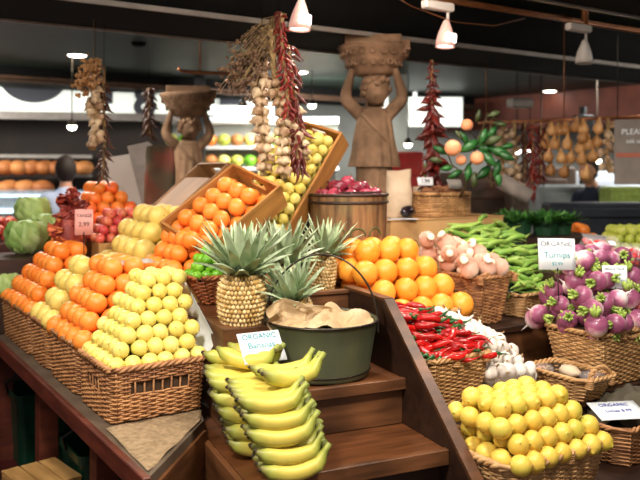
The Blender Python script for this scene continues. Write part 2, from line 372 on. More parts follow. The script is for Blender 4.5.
# bakery shelves with loaves
e=empty('bakery_shelf',(0,0,0),0,'dark bakery shelving with bright edges behind the far counter','shelving')
for i,(py,Y) in enumerate([(156,9.0),(176,8.95),(196,8.9)]):
    a=at(-30,py,Y); b=at(88,py,Y+.5); mb=MB(); c=(a+b)/2; d=b-a
    mb.box((c.x,c.y+.1,a.z if i==0 else a.z),(d.length,.4,.04),rz=math.atan2(d.y,d.x)); mb.build('shelf_board',M['steel'],e,smooth=False)
loaf=None; k=0
def make_loaf():
    mb=MB(); mb.ball((0,0,.07),.14,(1,.8,.62),14,8,fn=lambda d:1+.05*math.sin(6*d.x)*max(d.z,0)); return mb.build('bread_loaf',M['bread'])
for r_,(py,Y,x0,x1,n) in enumerate([(176,8.8,-8,84,8),(196,8.75,-8,42,4)]):
    for i in range(n):
        p=at(x0+(x1-x0)*i/(n-1),py-1,Y+.35*i/8)
        if loaf is None: loaf=make_loaf(); o=loaf
        else: o=loaf.copy(); COL.objects.link(o)
        o.location=(p.x,p.y,p.z+.015); o.rotation_euler.z=R.uniform(0,3)
        OR=['first','second','third','fourth','fifth','sixth','seventh','eighth']
        tag(o,'round crusty bread loaf, %s from left on the %s bakery shelf'%(OR[i],['upper','lower'][r_]),'bread','loaves on the bakery shelves')
# glass counter
g=empty('display_counter',at(20,225,8.0).xy.to_3d(),rad(5),'glass bakery counter lit in cold blue white behind the cabbages','counter')
zt=at(20,193,8.0).z
mb=MB(); mb.box((0,0,zt/2-.1),(2.6,.6,zt-.2-.1)); mb.build('cabinet',M['steel'],g,smooth=False)
mb=MB(); mb.box((0,-.31,zt-.17),(2.6,.02,.05)); mb.box((0,-.31,zt-.02),(2.6,.02,.03)); mb.box((0,-.31,zt-.3),(2.6,.02,.03)); mb.build('light_strip',M['case'],g,smooth=False)
mb=MB(); mb.box((0,-.05,zt-.08),(2.6,.5,.22)); mb.build('glass_case',M['glass'],g,smooth=False)
# ---------------------------------------------------------------- lamps
def lamp(px,py,lit,label,first=[None]):
    r=ray(px,py); # lamp hangs just under the track: find track point at this px
    a=None
    best=min(((abs(proj(vpt(a_/100,BT,ZT))[0]-px),a_/100) for a_ in range(-200,700)),key=lambda t:t[0]); a=best[1]
    p=vpt(a,BT,ZT); e=empty('track_lamp',p,ANG,label,'spot lamp')
    mb=MB(); mb.box((-.02,0,-.035),(.2,.05,.045),bev=.006); mb.build('track_adapter',M['white'],e,smooth=False)
    mb=MB(); mb.tube([(.05,0,-.05),(.05,0,-.115)],.008,8); mb.build('arm',M['white'],e)
    T=Matrix.Translation((.04,0,-.1))@Matrix.Rotation(rad(4),4,'Y')
    mb=MB(); mb.lathe([(.001,0),(.014,-.006),(.028,-.04),(.042,-.08),(.05,-.115),(.052,-.15),(.049,-.15),(.046,-.12),(.03,-.1),(.001,-.098)],20,T); mb.build('lamp_shade',M['lampoff'] if lit else M['white'],e)
    mb=MB(); mb.lathe([(.001,-.128),(.03,-.13),(.043,-.135),(.044,-.142),(.001,-.148)],16,T)
    if lit:
        for q in (-1,1): mb.box((q*.017,-.044,-.105),(.028,.02,.045),T@Matrix.Rotation(rad(0),4,'Z'),bev=.003)
    mb.build('lamp_glass',M['lampglow'] if lit else M['steel'],e)
    if lit:
        s=spot(p+Vector((.04,0,-.28)),p+Vector((-.2,-1.2,-1.8)),35,75)
    return e
lamp(294,15,True,'glowing pink white spot lamp above the hanging garlic braids'); lamp(441,30,True,'glowing spot lamp with white bracket right of the tall statue'); lamp(581,45,False,'unlit silver spot lamp on the track at upper right')
dl=None
for (px,py,lb) in [(77,55,'round downlight in the ceiling above the left garlic braid'),(300,72,'round downlight in ceiling just right of the red chilli string'),(246,88,'small downlight left of the hanging bunch of seedheads'),(313,92,'small low downlight left of the tall statue'),(550,91,'round downlight in dark ceiling above the hanging gourds'),(637,62,'downlight cut by the right edge of the picture')]:
    r=ray(px,py); t=(ZC-CZ)/r.z; p=r*t
    if py==62: t=(ZC-CZ)/r.z
    if dl is None:
        dl=empty('downlight',(0,0,0)); mb=MB(); mb.lathe([(.085,-.003),(.1,-.008),(.1,0)],24); mb.build('ring',M['trim'],dl)
        mb=MB(); mb.lathe([(.001,-.012),(.07,-.011),(.085,-.004)],24); mb.build('lens',M['downglow'],dl); o=dl
    else: o=copy_tree(dl)
    o.location=(p.x,p.y,ZC-.001); tag(o,lb,'downlight')
sp=MB(); sp.lathe([(.001,-.03),(.05,-.028),(.07,-.004),(.07,0)],16); p=ray(139,43); p=p*((ZC-CZ)/p.z); o=sp.build('ceiling_rose',M['beam'],label='small dark fitting on the ceiling left of the seedhead bunch',cat='ceiling fitting'); o.location=(p.x,p.y,ZC)
# bent copper pipe under the far beam
mb=MB(); mb.tube([at(178,68,5.2),at(182,71,5.2),at(190,72,5.2),at(232,74,5.3),at(250,78,5.35),at(290,80,5.5)],.012,8); mb.tube([at(200,73,5.22),at(200,73,5.22)*1.0+Vector((0,0,ZC-at(200,73,5.22).z))],.005,6); mb.tube([at(225,82,5.3),at(238,76,5.3),at(244,74,5.3)],.01,8)
mb.build('bent_pipe',M['copper'],label='thin bent brown pipe hanging below ceiling left of the seedheads',cat='pipe')
mb=MB(); mb.tube(pts,.0025,6); mb.build('cable',M['copper'],label='thin sagging cable between the two lamps on the right',cat='cable')
c=at(520,103,6.6); mb=MB(); mb.box(c,(.2,.12,.08),rz=.3,bev=.01); mb.build('wall_speaker',M['trim'],smooth=False,label='small grey box under the ceiling above the hanging gourds',cat='speaker')
# ---------------------------------------------------------------- display furniture
A2=rad(24); V2=Vector((math.cos(A2),math.sin(A2),0)); U2=Vector((-math.sin(A2),math.cos(A2),0)); O2=Vector((.40,2.47,0))
stand=empty('stepped_display_stand',(O2.x,O2.y,0),A2,'brown wooden stepped display stand holding the bananas and the bucket','display stand')
def sbox(name,s0,s1,t0,t1,z0,z1,m,bev=.002):
    mb=MB(); mb.box(((s0+s1)/2,(t0+t1)/2,(z0+z1)/2),(s1-s0,t1-t0,z1-z0),bev=bev); return mb.build(name,m,stand,smooth=False)
WL=-.665
sbox('tread',WL,0,-.0,.27,.63,.66,M['woodh']); sbox('front_board',WL,0,-.025,0,.615,.664,M['wood'])
sbox('riser',WL,0,.03,.05,.3,.615,M['wooddark'])
sbox('riser',-.415,0,.27,.29,.66,.79,M['wood'])
UL=-.415
sbox('tread',UL,0,.27,.70,.79,.82,M['woodh']); sbox('front_board',UL,0,.245,.27,.785,.824,M['wood']); sbox('tread',WL,UL,.27,.62,.63,.66,M['woodh']); sbox('side_panel',UL-.012,UL,.27,.62,.66,.82,M['wood'])
sbox('riser',-.40,0,.70,.72,.82,1.06,M['wood'])
sbox('shelf_board',-.66,-.0,.72,1.12,.97,1.0,M['woodh']); sbox('top_rail',-.40,.0,.69,.725,1.055,1.07,M['wood'])
sbox('side_panel',-.60,-.58,.46,.95,.66,1.005,M['wood'],.002); sbox('shelf_board',-.58,-.40,.46,.72,.975,.995,M['wood']); sbox('side_panel',-.43,-.415,.46,.70,.82,.975,M['wood'])
sbox('riser',-.60,-.40,.445,.46,.66,1.005,M['wood'])
sbox('side_panel',WL-.02,WL,-.18,.42,.3,.655,M['wood'])
# right hand stringer with a sloping top
poly=[(-.30,.2),(-.30,.47),(-.16,.60),(.395,1.07),(.73,1.07),(.73,.2)]
mb=MB(); n=len(poly); vs=[(0,t,z) for t,z in poly]+[(.028,t,z) for t,z in poly]
mb.add(vs,[tuple(range(n-1,-1,-1)),tuple(range(n,2*n))]+[(i,(i+1)%n,n+(i+1)%n,n+i) for i in range(n)]); mb.build('side_panel',M['wooddark'],stand,smooth=False)
mb=MB()
for (a,b) in ((1,2),(2,3),(3,4)):
    p,q=Vector((.014,poly[a][0],poly[a][1]+.004)),Vector((.014,poly[b][0],poly[b][1]+.004)); d=(q-p); ln=d.length; c=(p+q)/2
    T=Matrix.Translation(c)@Matrix.Rotation(math.atan2(d.z,d.y),4,'X'); mb.box((0,0,0),(.04,ln,.012),T)
mb.build('edge_strip',M['wood'],stand,smooth=False)
sbox('base',WL,0,.05,1.0,0,.3,M['wooddark'],0)
# left table
tb=empty('display_table',(L(.1,.8,0)),ANG,'long worn display table with red brown edge under the left baskets','table')
def tbox(name,a0,a1,b0,b1,z0,z1,m,par=None,bev=.002):
    o=L(.1,.8); mb=MB(); mb.box(((a0+a1)/2-.1,(b0+b1)/2-.8,(z0+z1)/2),(a1-a0,b1-b0,z1-z0),bev=bev); return mb.build(name,m,par or tb,smooth=False)
EDG=L(0,0)
# table outline measured on the photograph: left edge a=-.03.., front corner cut towards the banana step
corner=at(150,481,2.07); corner=Vector((-.455,2.02))
pl=[L(-.035,2.6).xy,L(-.035,0).xy]
e1=Vector((-.455,2.07)); e2=Vector((-.385,2.56))
topoly=[L(-.03,2.6).xy, Vector((-.46,2.09)), e2, L(.42,.3).xy, L(.42,2.6).xy]
o_=tb; Minv=(Matrix.Translation(L(.1,.8))@Matrix.Rotation(ANG,4,'Z')).inverted()
mb=MB(); mb.prism([(p[0],p[1]) for p in topoly],.69,.72,Minv); mb.build('tabletop',M['tabletop'],tb,smooth=False)
d=(topoly[1]-topoly[0]); a=math.atan2(d.y,d.x); c=(topoly[0]+topoly[1])/2; nrm=Vector((d.y,-d.x)).normalized()*.012
mb=MB(); mb.box((c.x+nrm.x*1,c.y+nrm.y*1,.692),(d.length+.02,.024,.062),rz=a,M=Minv,bev=.003); mb.build('edge_board',M['redwood'],tb,smooth=False)
d=(topoly[2]-topoly[1]); a=math.atan2(d.y,d.x); c=(topoly[2]+topoly[1])/2
mb=MB(); mb.box((c.x,c.y,.455),(d.length,.02,.47),rz=a,M=Minv,bev=.002); mb.build('front_panel',M['wood'],tb,smooth=False)
for b in (.2,1.0,1.9): tbox('leg',.02,.1,b,b+.08,0,.69,M['redwood'])
tbox('back_panel',.40,.43,.1,2.6,0,.69,M['wooddark'])
# higher tier behind the front baskets
t2=empty('display_tier',(L(.1,.8,0)),ANG,'wooden tier behind the left front baskets carrying the crates','display tier')
tbox('tier_top',.40,.93,.36,2.3,.97,.998,M['wood'],t2); tbox('tier_front',.405,.425,.36,2.3,.72,.97,M['wood'],t2); tbox('tier_side',.43,1.0,.36,.38,.3,.97,M['wooddark'],t2)
tbox('tier_post',.86,.92,2.15,2.25,0,.97,M['wooddark'],t2); tbox('tier_post',.86,.92,.9,1.0,0,.97,M['wooddark'],t2)
t3=empty('display_tier',(L(.1,.8,0)),ANG,'dark wooden tier carrying the steep lemon crate behind the tub','display tier')
tbox('tier_top',.935,1.6,.605,1.25,.97,.998,M['wood'],t3); tbox('tier_front',.935,1.6,.61,.63,.3,.97,M['wooddark'],t3); tbox('tier_post',1.5,1.58,1.15,1.23,0,.97,M['wooddark'],t3); tbox('tier_post',.94,1.0,1.15,1.23,0,.97,M['wooddark'],t3)
mb=MB(); mb.box((0,0,.08),(.42,.25,.16),bev=.003); o=mb.build('tub_stand',M['wooddark'],smooth=False,label='dark block on which the round wooden tub stands',cat='stand'); o.location=L(1.34,.47,.838); o.rotation_euler.z=ANG
# right tiers: boxes with a top and a front
def tier(label,x,y,A,B,z,zb,m='wooddark'):
    e=empty('display_tier',(x,y,0),ANG,label,'display tier')
    mb=MB(); mb.box((A/2,B/2,z-.015),(A,B,.03),bev=.003); mb.build('tier_top',M[m],e,smooth=False)
    mb=MB(); mb.box((A/2,.02,(z-.03+zb)/2),(A-.004,.02,z-.03-zb)); mb.build('tier_front',M['wood'],e,smooth=False)
    mb=MB(); mb.box((.012,B/2+.02,(z-.03+zb)/2),(.02,B-.05,z-.03-zb)); mb.box((A-.012,B/2+.02,(z-.03+zb)/2),(.02,B-.05,z-.03-zb)); mb.build('tier_side',M['wood'],e,smooth=False)
    return e
def TP(x,y,a,b): p=Vector((x,y,0))+Vv*a+Uu*b; return p.x,p.y
x,y=TP(.56,2.26,.02,0); tier('low dark wooden tier under the lemon basket at bottom right',x,y,1.58,.41,.478,0)
x,y=TP(.56,2.26,.06,.41); tier('middle dark tier under the red chillies and the turnip basket',x,y,1.84,.465,.648,0)
x,y=TP(.56,2.26,.16,.88); tier('upper tier under the large oranges and the pale root vegetables',x,y,1.75,.585,.838,0)
x,y=TP(.56,2.26,-.5,1.28); 
x,y=.30,4.02; tier('topmost back tier under the cardboard box and the herb bundles',x,y,2.0,.6,1.0,0)
# ---------------------------------------------------------------- under the table
def bin_(px,label,src=[None]):
    if src[0] is None:
        e=empty('plastic_bin'); mb=MB()
        def rr(w,d,z,r=.03,n=4):
            out=[]
            for (cx,cy,a0) in ((w/2-r,d/2-r,0),(-w/2+r,d/2-r,90),(-w/2+r,-d/2+r,180),(w/2-r,-d/2+r,270)):
                for i in range(n+1): q=rad(a0+90*i/n); out.append(Vector((cx+r*math.cos(q),cy+r*math.sin(q),z)))
            return out
        rs=[rr(.22,.28,0),rr(.25,.31,.30),rr(.27,.33,.30),rr(.27,.33,.33),rr(.255,.315,.33),rr(.225,.285,.02)]
        n=len(rs[0]); mb.add([p for r in rs for p in r],[(k*n+i,k*n+(i+1)%n,k*n+n+(i+1)%n,k*n+n+i) for k in range(5) for i in range(n)]+[tuple(range(5*n,6*n)),tuple(range(n-1,-1,-1))])
        mb.build('tub',M['green_bin'],e,smooth=False)
        mb=MB(); mb.tube([(-.135,0,.31),(-.15,0,.36),(-.1,-.02,.4),(.0,-.03,.41),(.1,-.02,.4),(.15,0,.36),(.135,0,.31)],.006,6); mb.build('handle',M['black'],e); src[0]=e; o=e
    else: o=copy_tree(src[0])
    p=px; o.location=(p[0],p[1],0.0); o.rotation_euler.z=ANG; tag(o,label,'bin'); return o
bb=bin_((-1.53,4.2),'green plastic bin on the floor under the far left of the table'); bb.scale=(1.15,1,1.15)
bb=bin_((-.93,3.38),'green plastic bin under the table right of the wooden crate'); bb.scale=(1.3,1.1,1.15)
mb=MB(); mb.box((0,0,.15),(.23,.26,.3),bev=.004); cr=empty('wooden_crate',(-1.14,3.16,0),ANG+.15,'small pale wooden crate on the red floor at bottom left','crate')
mb.build('crate_body',M['pine'],cr,smooth=False); mb=MB()
for i in (-1,0,1): mb.box((i*.078,0,.305),(.072,.27,.012),bev=.002)
mb.build('lid_boards',M['pine'],cr,smooth=False)
mb=MB(); mb.box((0,0,.5),(.09,.09,1.0)); o=mb.build('post',M['redwood'],smooth=False,label='thin dark red post standing on the floor behind the green bins',cat='post'); o.location=(-1.62,3.75,-0.0); o.scale=(.7,.7,.68)
# crumpled paper sheet on table corner
sh=MB(); q=[Vector((-.70,2.47)),Vector((-.47,2.12)),Vector((-.40,2.55)),Vector((-.44,2.66))]
q=[L(-.015,-.008).xy,Vector((-.472,2.115)),Vector((-.395,2.545)),L(.32,-.008).xy]
def pf(u,v):
    a=q[0].lerp(q[3],u); b=q[1].lerp(q[2],u); p=a.lerp(b,v); return Vector((p.x,p.y,.7225+.004*abs(math.sin(9*u+5*v))+.003*math.sin(17*v)*math.sin(13*u)))
sh.sheet(pf,20,20,.0015); sh.build('paper_sheet',mat('speckled_paper','a58b6a','7c664a',.85,60,.4,60,.1),label='speckled brown paper sheet on the table corner before the lemons',cat='paper sheet')
# ---------------------------------------------------------------- wicker
def rrect(A,B,r,n=6):
    """points round a rounded rectangle from (0,0) to (A,B); returns [(x,y,nx,ny)]"""
    out=[]
    def seg(x0,y0,x1,y1,nx,ny,step=.008):
        ln=math.hypot(x1-x0,y1-y0); k=max(1,int(ln/step))
        for i in range(k): t=i/k; out.append((x0+(x1-x0)*t,y0+(y1-y0)*t,nx,ny))
    def arc(cx,cy,a0):
        for i in range(n): q=rad(a0+90*i/n); out.append((cx+r*math.cos(q),cy+r*math.sin(q),math.cos(q),math.sin(q)))
    seg(r,0,A-r,0,0,-1); arc(A-r,r,-90); seg(A,r,A,B-r,1,0); arc(A-r,B-r,0); seg(A-r,B,r,B,0,1); arc(r,B-r,90); seg(0,B-r,0,r,-1,0); arc(r,r,180)
    return out
def basket(name,x,y,A,B,z0,h,m,label,group=None,taper=.03,holes=(),handles=(),rz=None,r=.035,rowh=.0074,fill=.03,rimr=.008,stake=4):
    """wicker basket, near left corner at x,y; A along v, B along u"""
    rz=ANG if rz is None else rz
    c,s=math.cos(rz),math.sin(rz); e=empty(name,(x+c*A/2-s*B/2,y+s*A/2+c*B/2,z0),rz,label,'basket',group)
    def pt(p,z,off):
        k=1-taper*(1-z/h)/min(A,B)*2
        return Vector(((p[0]-A/2)*k+p[2]*off,(p[1]-B/2)*k+p[3]*off,z))
    P=rrect(A,B,r); 
    while len(P)%(2*stake): P=P[:-1]
    n=len(P); mb=MB(); rows=int((h-.012)/rowh)
    def inhole(i,z):
        for (side,f0,f1,z0_,z1_) in holes:
            p=P[i]; 
            if not(z0_<z/h<z1_): continue
            if side=='f' and p[3]<-.9 and f0<p[0]/A<f1: return True
            if side=='l' and p[2]<-.9 and f0<p[1]/B<f1: return True
            if side=='r' and p[2]>.9 and f0<p[1]/B<f1: return True
        return False
    for k in range(rows):
        z=.008+k*rowh; run=[]
        for i in range(n+1):
            ii=i%n; ph=math.cos(PI*ii/stake+(PI if k%2 else 0))
            if inhole(ii,z):
                if len(run)>2: mb.tube(run,rowh*.5,5,cap=False)
                run=[]; continue
            if ii%2==0 or i==n or inhole((ii+1)%n,z): run.append(pt(P[ii],z+.0008*math.sin(ii*.37+k),.0042*ph))
        if len(run)>2: mb.tube(run,rowh*.52,5,cap=False)
    mb.build('woven_side',M[m],e)
    mb=MB()
    for i in range(0,n,stake): mb.tube([pt(P[i],.0,0),pt(P[i],h,0)],.0036,5)
    mb.build('stakes',M[m],e)
    mb=MB()
    for sft in (0,2*PI/3,4*PI/3):
        pts=[]
        for i in range(n): 
            q=i*2*PI/10+sft; pts.append(pt(P[i],h+.004+rimr*.8*math.sin(q),rimr*.8*math.cos(q)))
        mb.tube(pts,rimr*.75,6,closed=True)
    mb.build('braided_rim',M[m],e)
    mb=MB(); vs=[]; 
    for z,off in ((.004,-.006),(h-.004,-.006),(h-fill,-.012)): vs+=[pt(p,z,off) for p in P]
    vs=vs[:2*n]; fs=[(i,(i+1)%n,n+(i+1)%n,n+i) for i in range(n)]+[tuple(range(n-1,-1,-1))]
    w2=[pt(p,h-fill,-.008) for p in P]; vs+=w2; fs.append(tuple(range(2*n,3*n)))
    mb.add(vs,fs); mb.build('inner_lining',M['liner'],e,smooth=False)
    for (side,f,wd,hz) in handles:
        mb=MB(); pts=[]
        for s_ in (0,PI):
            pts=[]
            for i in range(25):
                t=i/24; a=(t-.5)*wd; zz=h+.004+hz*math.sin(PI*t)**.6
                tw=.006*math.cos(t*24+s_); tz=.006*math.sin(t*24+s_)
                if side=='f': pts.append(Vector(((f-.5)*A+a,-B/2+tw,zz+tz)))
                elif side=='l': pts.append(Vector((-A/2+tw,(f-.5)*B+a,zz+tz)))
                else: pts.append(Vector((A/2+tw,(f-.5)*B+a,zz+tz)))
            mb.tube(pts,.006,6)
        # wrapped ends
        for sg in (-1,1):
            base={'f':Vector(((f-.5)*A+sg*wd/2,-B/2,h-.01)),'l':Vector((-A/2,(f-.5)*B+sg*wd/2,h-.01)),'r':Vector((A/2,(f-.5)*B+sg*wd/2,h-.01))}[side]
            for q in range(5): mb.tube([base+Vector((.014*math.cos(t*2*PI/10),.014*math.sin(t*2*PI/10),-.012+q*.007)) for t in range(10)],.004,5,closed=True)
        mb.build('handle',M[m],e)
    return e
# ---------------------------------------------------------------- single fruits
def citrus(kind,d,m):
    mb=MB()
    if kind=='orange': 
        prof=[(.001,-.47),(.02,-.475),(.06,-.485)]+[(math.sin(t)*.5,-math.cos(t)*.485) for t in [PI*i/14 for i in range(2,13)]]+[(.07,.478),(.03,.462),(.001,.455)]
        mb.lathe([(r*d,z*d) for r,z in prof],20); mb.mi=1; mb.ball((0,0,.458*d),.035*d,(1,1,.5),8,4); return mb.build(kind,[m,M['button']])
    if kind=='lemon':
        prof=[(.001,-.60),(.05,-.59),(.09,-.55),(.16,-.50)]+[(math.sin(t)*.5,-math.cos(t)*.53) for t in [PI*i/14 for i in range(2,13)]]+[(.13,.52),(.07,.535),(.04,.56),(.001,.562)]
        mb.lathe([(r*d,z*d) for r,z in prof],20); mb.mi=1; mb.ball((0,0,.56*d),.04*d,(1,1,.5),8,4); return mb.build(kind,[m,M['button']])
    if kind=='apple':
        prof=[(.001,-.38),(.07,-.42),(.16,-.45)]+[(math.sin(t)*.5,-math.cos(t)*.46) for t in [PI*i/14 for i in range(3,12)]]+[(.16,.44),(.07,.38),(.001,.3)]
        mb.lathe([(r*d,z*d) for r,z in prof],18); mb.mi=1; mb.tube([(0,0,.3*d),(.02*d,0,.55*d)],.02*d,5); return mb.build(kind,[m,M['stem']])
    if kind=='pomelo':
        prof=[(.001,-.47)]+[(math.sin(t)*.5*(1-.08*math.cos(t)),-math.cos(t)*.48) for t in [PI*i/16 for i in range(1,16)]]+[(.03,.47),(.001,.465)]
        mb.lathe([(r*d,z*d) for r,z in prof],22); mb.mi=1; mb.ball((0,0,.468*d),.03*d,(1,1,.5),8,4); return mb.build(kind,[m,M['button']])
ORD=['first','second','third','fourth','fifth','sixth','seventh','eighth','ninth','tenth','eleventh','twelfth','thirteenth','fourteenth','fifteenth','sixteenth','seventeenth','eighteenth','nineteenth','twentieth']
def ordn(i):
    if i<20: return ORD[i]
    return str(i+1)+'th'
HEAPS=[]
def label_heap(objs,desc,where,group,d):
    """name every fruit by where it shows in the heap: row counted from the top, then place from the left"""
    info=[]
    bpy.context.view_layer.update()
    for o in objs:
        c=o.matrix_world.translation; px,py,dep=proj(c); info.append([o,px,py,dep,F*d/dep])
    vis=[];hid=[]
    for a in info:
        cov=any(b is not a and b[3]<a[3]-.002 and math.hypot(a[1]-b[1],a[2]-b[2])<.2*a[4] for b in info)
        (hid if cov else vis).append(a)
    if vis:
        vis.sort(key=lambda a:a[2]); rows=[[vis[0]]]
        for a in vis[1:]:
            if a[2]-rows[-1][0][2]>.62*a[4]: rows.append([a])
            else: rows[-1].append(a)
        for ri,row in enumerate(rows):
            row.sort(key=lambda a:a[1])
            for ci,a in enumerate(row): tag(a[0],'%s, %s from left in the %s row down, %s'%(desc,ordn(ci),ordn(ri),where),None,group)
    for a in hid: tag(a[0],'%s mostly buried by others, %s'%(desc,where),None,group)
PROTO={}
def fruit(kind,d,mk,name):
    key=(kind,d,mk,name)
    if key in PROTO: o=PROTO[key].copy(); COL.objects.link(o); return o
    o=citrus(kind,d,M[mk]); o.name=name; o.data.name=name; PROTO[key]=o; return o
def heap(Mx,d,nx,ny,layers,sh,kind,mk,name,cat,desc,where,group,lying=False,jit=.06,cut=None):
    l,r,f,b=sh; grid={}; objs=[]; zs=.72*d
    for k in range(layers):
        off=(k%2)*d/2
        x=off; xs=[]
        lo=l*k*d/2-1e-6; hi=(nx-1)*d-r*k*d/2+1e-6; i=0
        X=[off+i*d for i in range(nx+1) if lo<=off+i*d<=hi]
        lo=f*k*d/2-1e-6; hi=(ny-1)*d-b*k*d/2+1e-6
        Y=[off+i*d for i in range(ny+1) if lo<=off+i*d<=hi]
        for xx in X:
            for yy in Y:
                if cut and cut(xx,yy,k): continue
                grid[(k,round(xx/d*2),round(yy/d*2))]=(xx,yy,k*zs)
    for (k,i,j),(x,y,z) in grid.items():
        above=all((k+1,i+p,j+q) in grid for p in(-1,1) for q in(-1,1))
        side=all((k,i+p,j+q) in grid for p,q in((2,0),(-2,0),(0,2),(0,-2)))
        if above and side: continue
        o=fruit(kind,d,mk,name)
        p=Mx@Vector((x+R.uniform(-jit,jit)*d,y+R.uniform(-jit,jit)*d,z+R.uniform(-.02,.02)*d))
        o.location=p
        if lying: o.rotation_euler=(PI/2+R.uniform(-.5,.5),R.uniform(-.5,.5),R.uniform(0,6.3))
        else: o.rotation_euler=(R.uniform(0,6.3),R.uniform(0,6.3),R.uniform(0,6.3))
        s=R.uniform(.97,1.04); o.scale=(s,s,s); tag(o,None,cat); objs.append(o)
    label_heap(objs,desc,where,group,d)
    return objs
def LM(a,b,z,extra=None): 
    m=Matrix.Translation(L(a,b,z))@Matrix.Rotation(ANG,4,'Z'); return m@extra if extra is not None else m
def WM(x,y,z,rz=None): return Matrix.Translation((x,y,z))@Matrix.Rotation(ANG if rz is None else rz,4,'Z')
# ---------------------------------------------------------------- left row of baskets
bA=L(-.0,0); basket('wicker_basket',bA.x,bA.y,.335,.345,.72,.175,'wicker',r=.022,taper=.010,label='wicker basket of lemons, nearest on the left table',group='baskets on the left table',holes=(('f',.22,.42,.55,.73),('f',.47,.60,.55,.73),('f',.66,.80,.55,.73),('l',.3,.45,.55,.73),('l',.52,.66,.55,.73)))
heap(LM(.035,.035,.905),.058,6,6,7,(1,0,1,-.0),'lemon','lemon','lemon','lemon','round lemon','front left basket','lemons in the front left basket',True)
bB=L(0,.385); basket('wicker_basket',bB.x,bB.y,.33,.385,.72,.185,'wicker',r=.022,taper=.012,label='wicker basket of oranges, second from the front on left table',group='baskets on the left table')
heap(LM(.03,.40,.92),.083,4,5,5,(1,0,1,-.0),'orange','orange','orange','orange','bright orange','second left basket','oranges in the second left basket')
bC=L(0,.81); basket('wicker_basket',bC.x,bC.y,.33,.27,.72,.185,'wicker',r=.022,taper=.012,label='wicker basket of yellow grapefruit, third from the front on left table',group='baskets on the left table')
heap(LM(.04,.85,.925),.095,4,3,4,(1,0,0,0),'pomelo','grapefruit','grapefruit','grapefruit','yellow grapefruit','third left basket','grapefruit in the third left basket')
bD=L(0,1.12); basket('wicker_basket',bD.x,bD.y,.33,.57,.72,.185,'wicker',r=.022,taper=.012,label='wicker basket of oranges, farthest on the left table',group='baskets on the left table')
heap(LM(.03,1.16,.92),.083,4,7,5,(1,0,1,1),'orange','orange','orange','orange','bright orange','farthest left basket','oranges in the farthest left basket')
# tier fruit: heaps leaning up the tier
def tray(a,b,A,B,z,h,label,m='pine'):
    e=empty('wooden_tray',L(a,b,z),ANG,label,'tray'); mb=MB()
    mb.box((A/2,B/2,.006),(A,B,.012)); mb.build('tray_floor',M[m],e,smooth=False)
    for (c,s_) in (((A/2,.006,h/2),(A,.012,h)),((A/2,B-.006,h/2),(A,.012,h)),((.006,B/2,h/2),(.012,B-.026,h)),((A-.006,B/2,h/2),(.012,B-.026,h))):
        mb=MB(); mb.box(c,s_,bev=.002); mb.build('tray_side',M[m],e,smooth=False)
    return e
tray(.405,.87,.42,.52,1.0,.10,'shallow wooden tray under the large yellow grapefruit')
heap(LM(.43,.93,1.10),.105,4,5,4,(1,0,1,0),'pomelo','grapefruit','grapefruit','grapefruit','large grapefruit','tier behind second basket','grapefruit on the tier')
tray(.42,.50,.24,.35,1.0,.13,'shallow wooden tray of oranges behind the lemon basket')
heap(LM(.445,.54,1.14),.080,3,4,3,(1,0,0,0),'orange','orange','orange','orange','orange','tray behind lemon basket','oranges in the tray behind the lemons')
tray(.405,1.40,.36,.26,1.0,.18,'wooden tray of small red apples beside the tangerines')
heap(LM(.42,1.44,1.20),.056,6,4,4,(1,0,1,0),'apple','apple_red','apple','apple','small red apple','tray beside tangerines','apples in the tray')
tray(.405,1.77,.46,.42,1.0,.20,'wooden tray of tangerines on the tier at the back left')
heap(LM(.42,1.80,1.22),.078,6,5,5,(1,1,1,0),'orange','tangerine','tangerine','tangerine','red orange tangerine','heap under garlic braid','tangerines on the back tier')
x,y=TP(N0.x,N0.y,.46,.375); 
basket('wicker_basket',*L(.475,.385).xy,.22,.105,1.0,.11,'wicker_red','small reddish wicker basket of limes behind the pineapple',r=.03,fill=.02)
heap(LM(.49,.405,1.125),.042,5,3,4,(1,0,0,0),'lemon','lime','lime','lime','green lime','reddish basket by pineapple','limes in the reddish basket',True)
# leaning crates
def lean_crate(a,b,length,width,z,tilt,depth,label,m='woodlight',roll=0):
    T=Matrix.Translation(L(a,b,z))@Matrix.Rotation(ANG,4,'Z')@Matrix.Rotation(-rad(tilt),4,'Y')@Matrix.Rotation(rad(roll),4,'X')
    e=empty('wooden_crate',L(a,b,z),0,label,'crate'); e.rotation_euler=T.to_euler()
    mb=MB(); mb.box((length/2,width/2,-.006),(length,width,.012)); mb.build('crate_bottom',M[m],e,smooth=False)
    for (c,s_) in (((length/2,-.006,depth/2-.01),(length+.024,.012,depth)),((length/2,width+.006,depth/2-.01),(length+.024,.012,depth))):
        mb=MB(); mb.box(c,s_,bev=.002); mb.build('crate_side',M[m],e,smooth=False)
    for cx in (-.006,length+.006):
        # end boards with a hand slot
        mb=MB(); h=depth
        mb.box((cx,width/2,h*.2-.01),(.012,width,h*.4)); mb.box((cx,width/2,h*.87-.01),(.012,width,h*.26)); mb.box((cx,width*.17,h*.57-.01),(.012,width*.34,h*.34)); mb.box((cx,width*.83,h*.57-.01),(.012,width*.34,h*.34))
        mb.build('crate_end',M[m],e,smooth=False)
    return e,T
def crate_prop(a,b,A,B,z0,z1,label):
    mb=MB(); mb.box((0,0,(z1-z0)/2),(A,B,z1-z0),bev=.003); o=mb.build('support_box',M['wooddark'],smooth=False,label=label,cat='support box'); p=L(a+A/2,b+B/2,z0); o.location=p; o.rotation_euler.z=ANG
e,T=lean_crate(.61,.50,.42,.31,1.15,36,.12,'tilted open wooden crate of oranges leaning beside the barrel','woodlight',22)
heap(T@Matrix.Translation((.04,.04,.045)),.078,5,4,2,(0,0,0,0),'orange','orange','orange','orange','orange','tilted crate of oranges','oranges in the tilted crate')
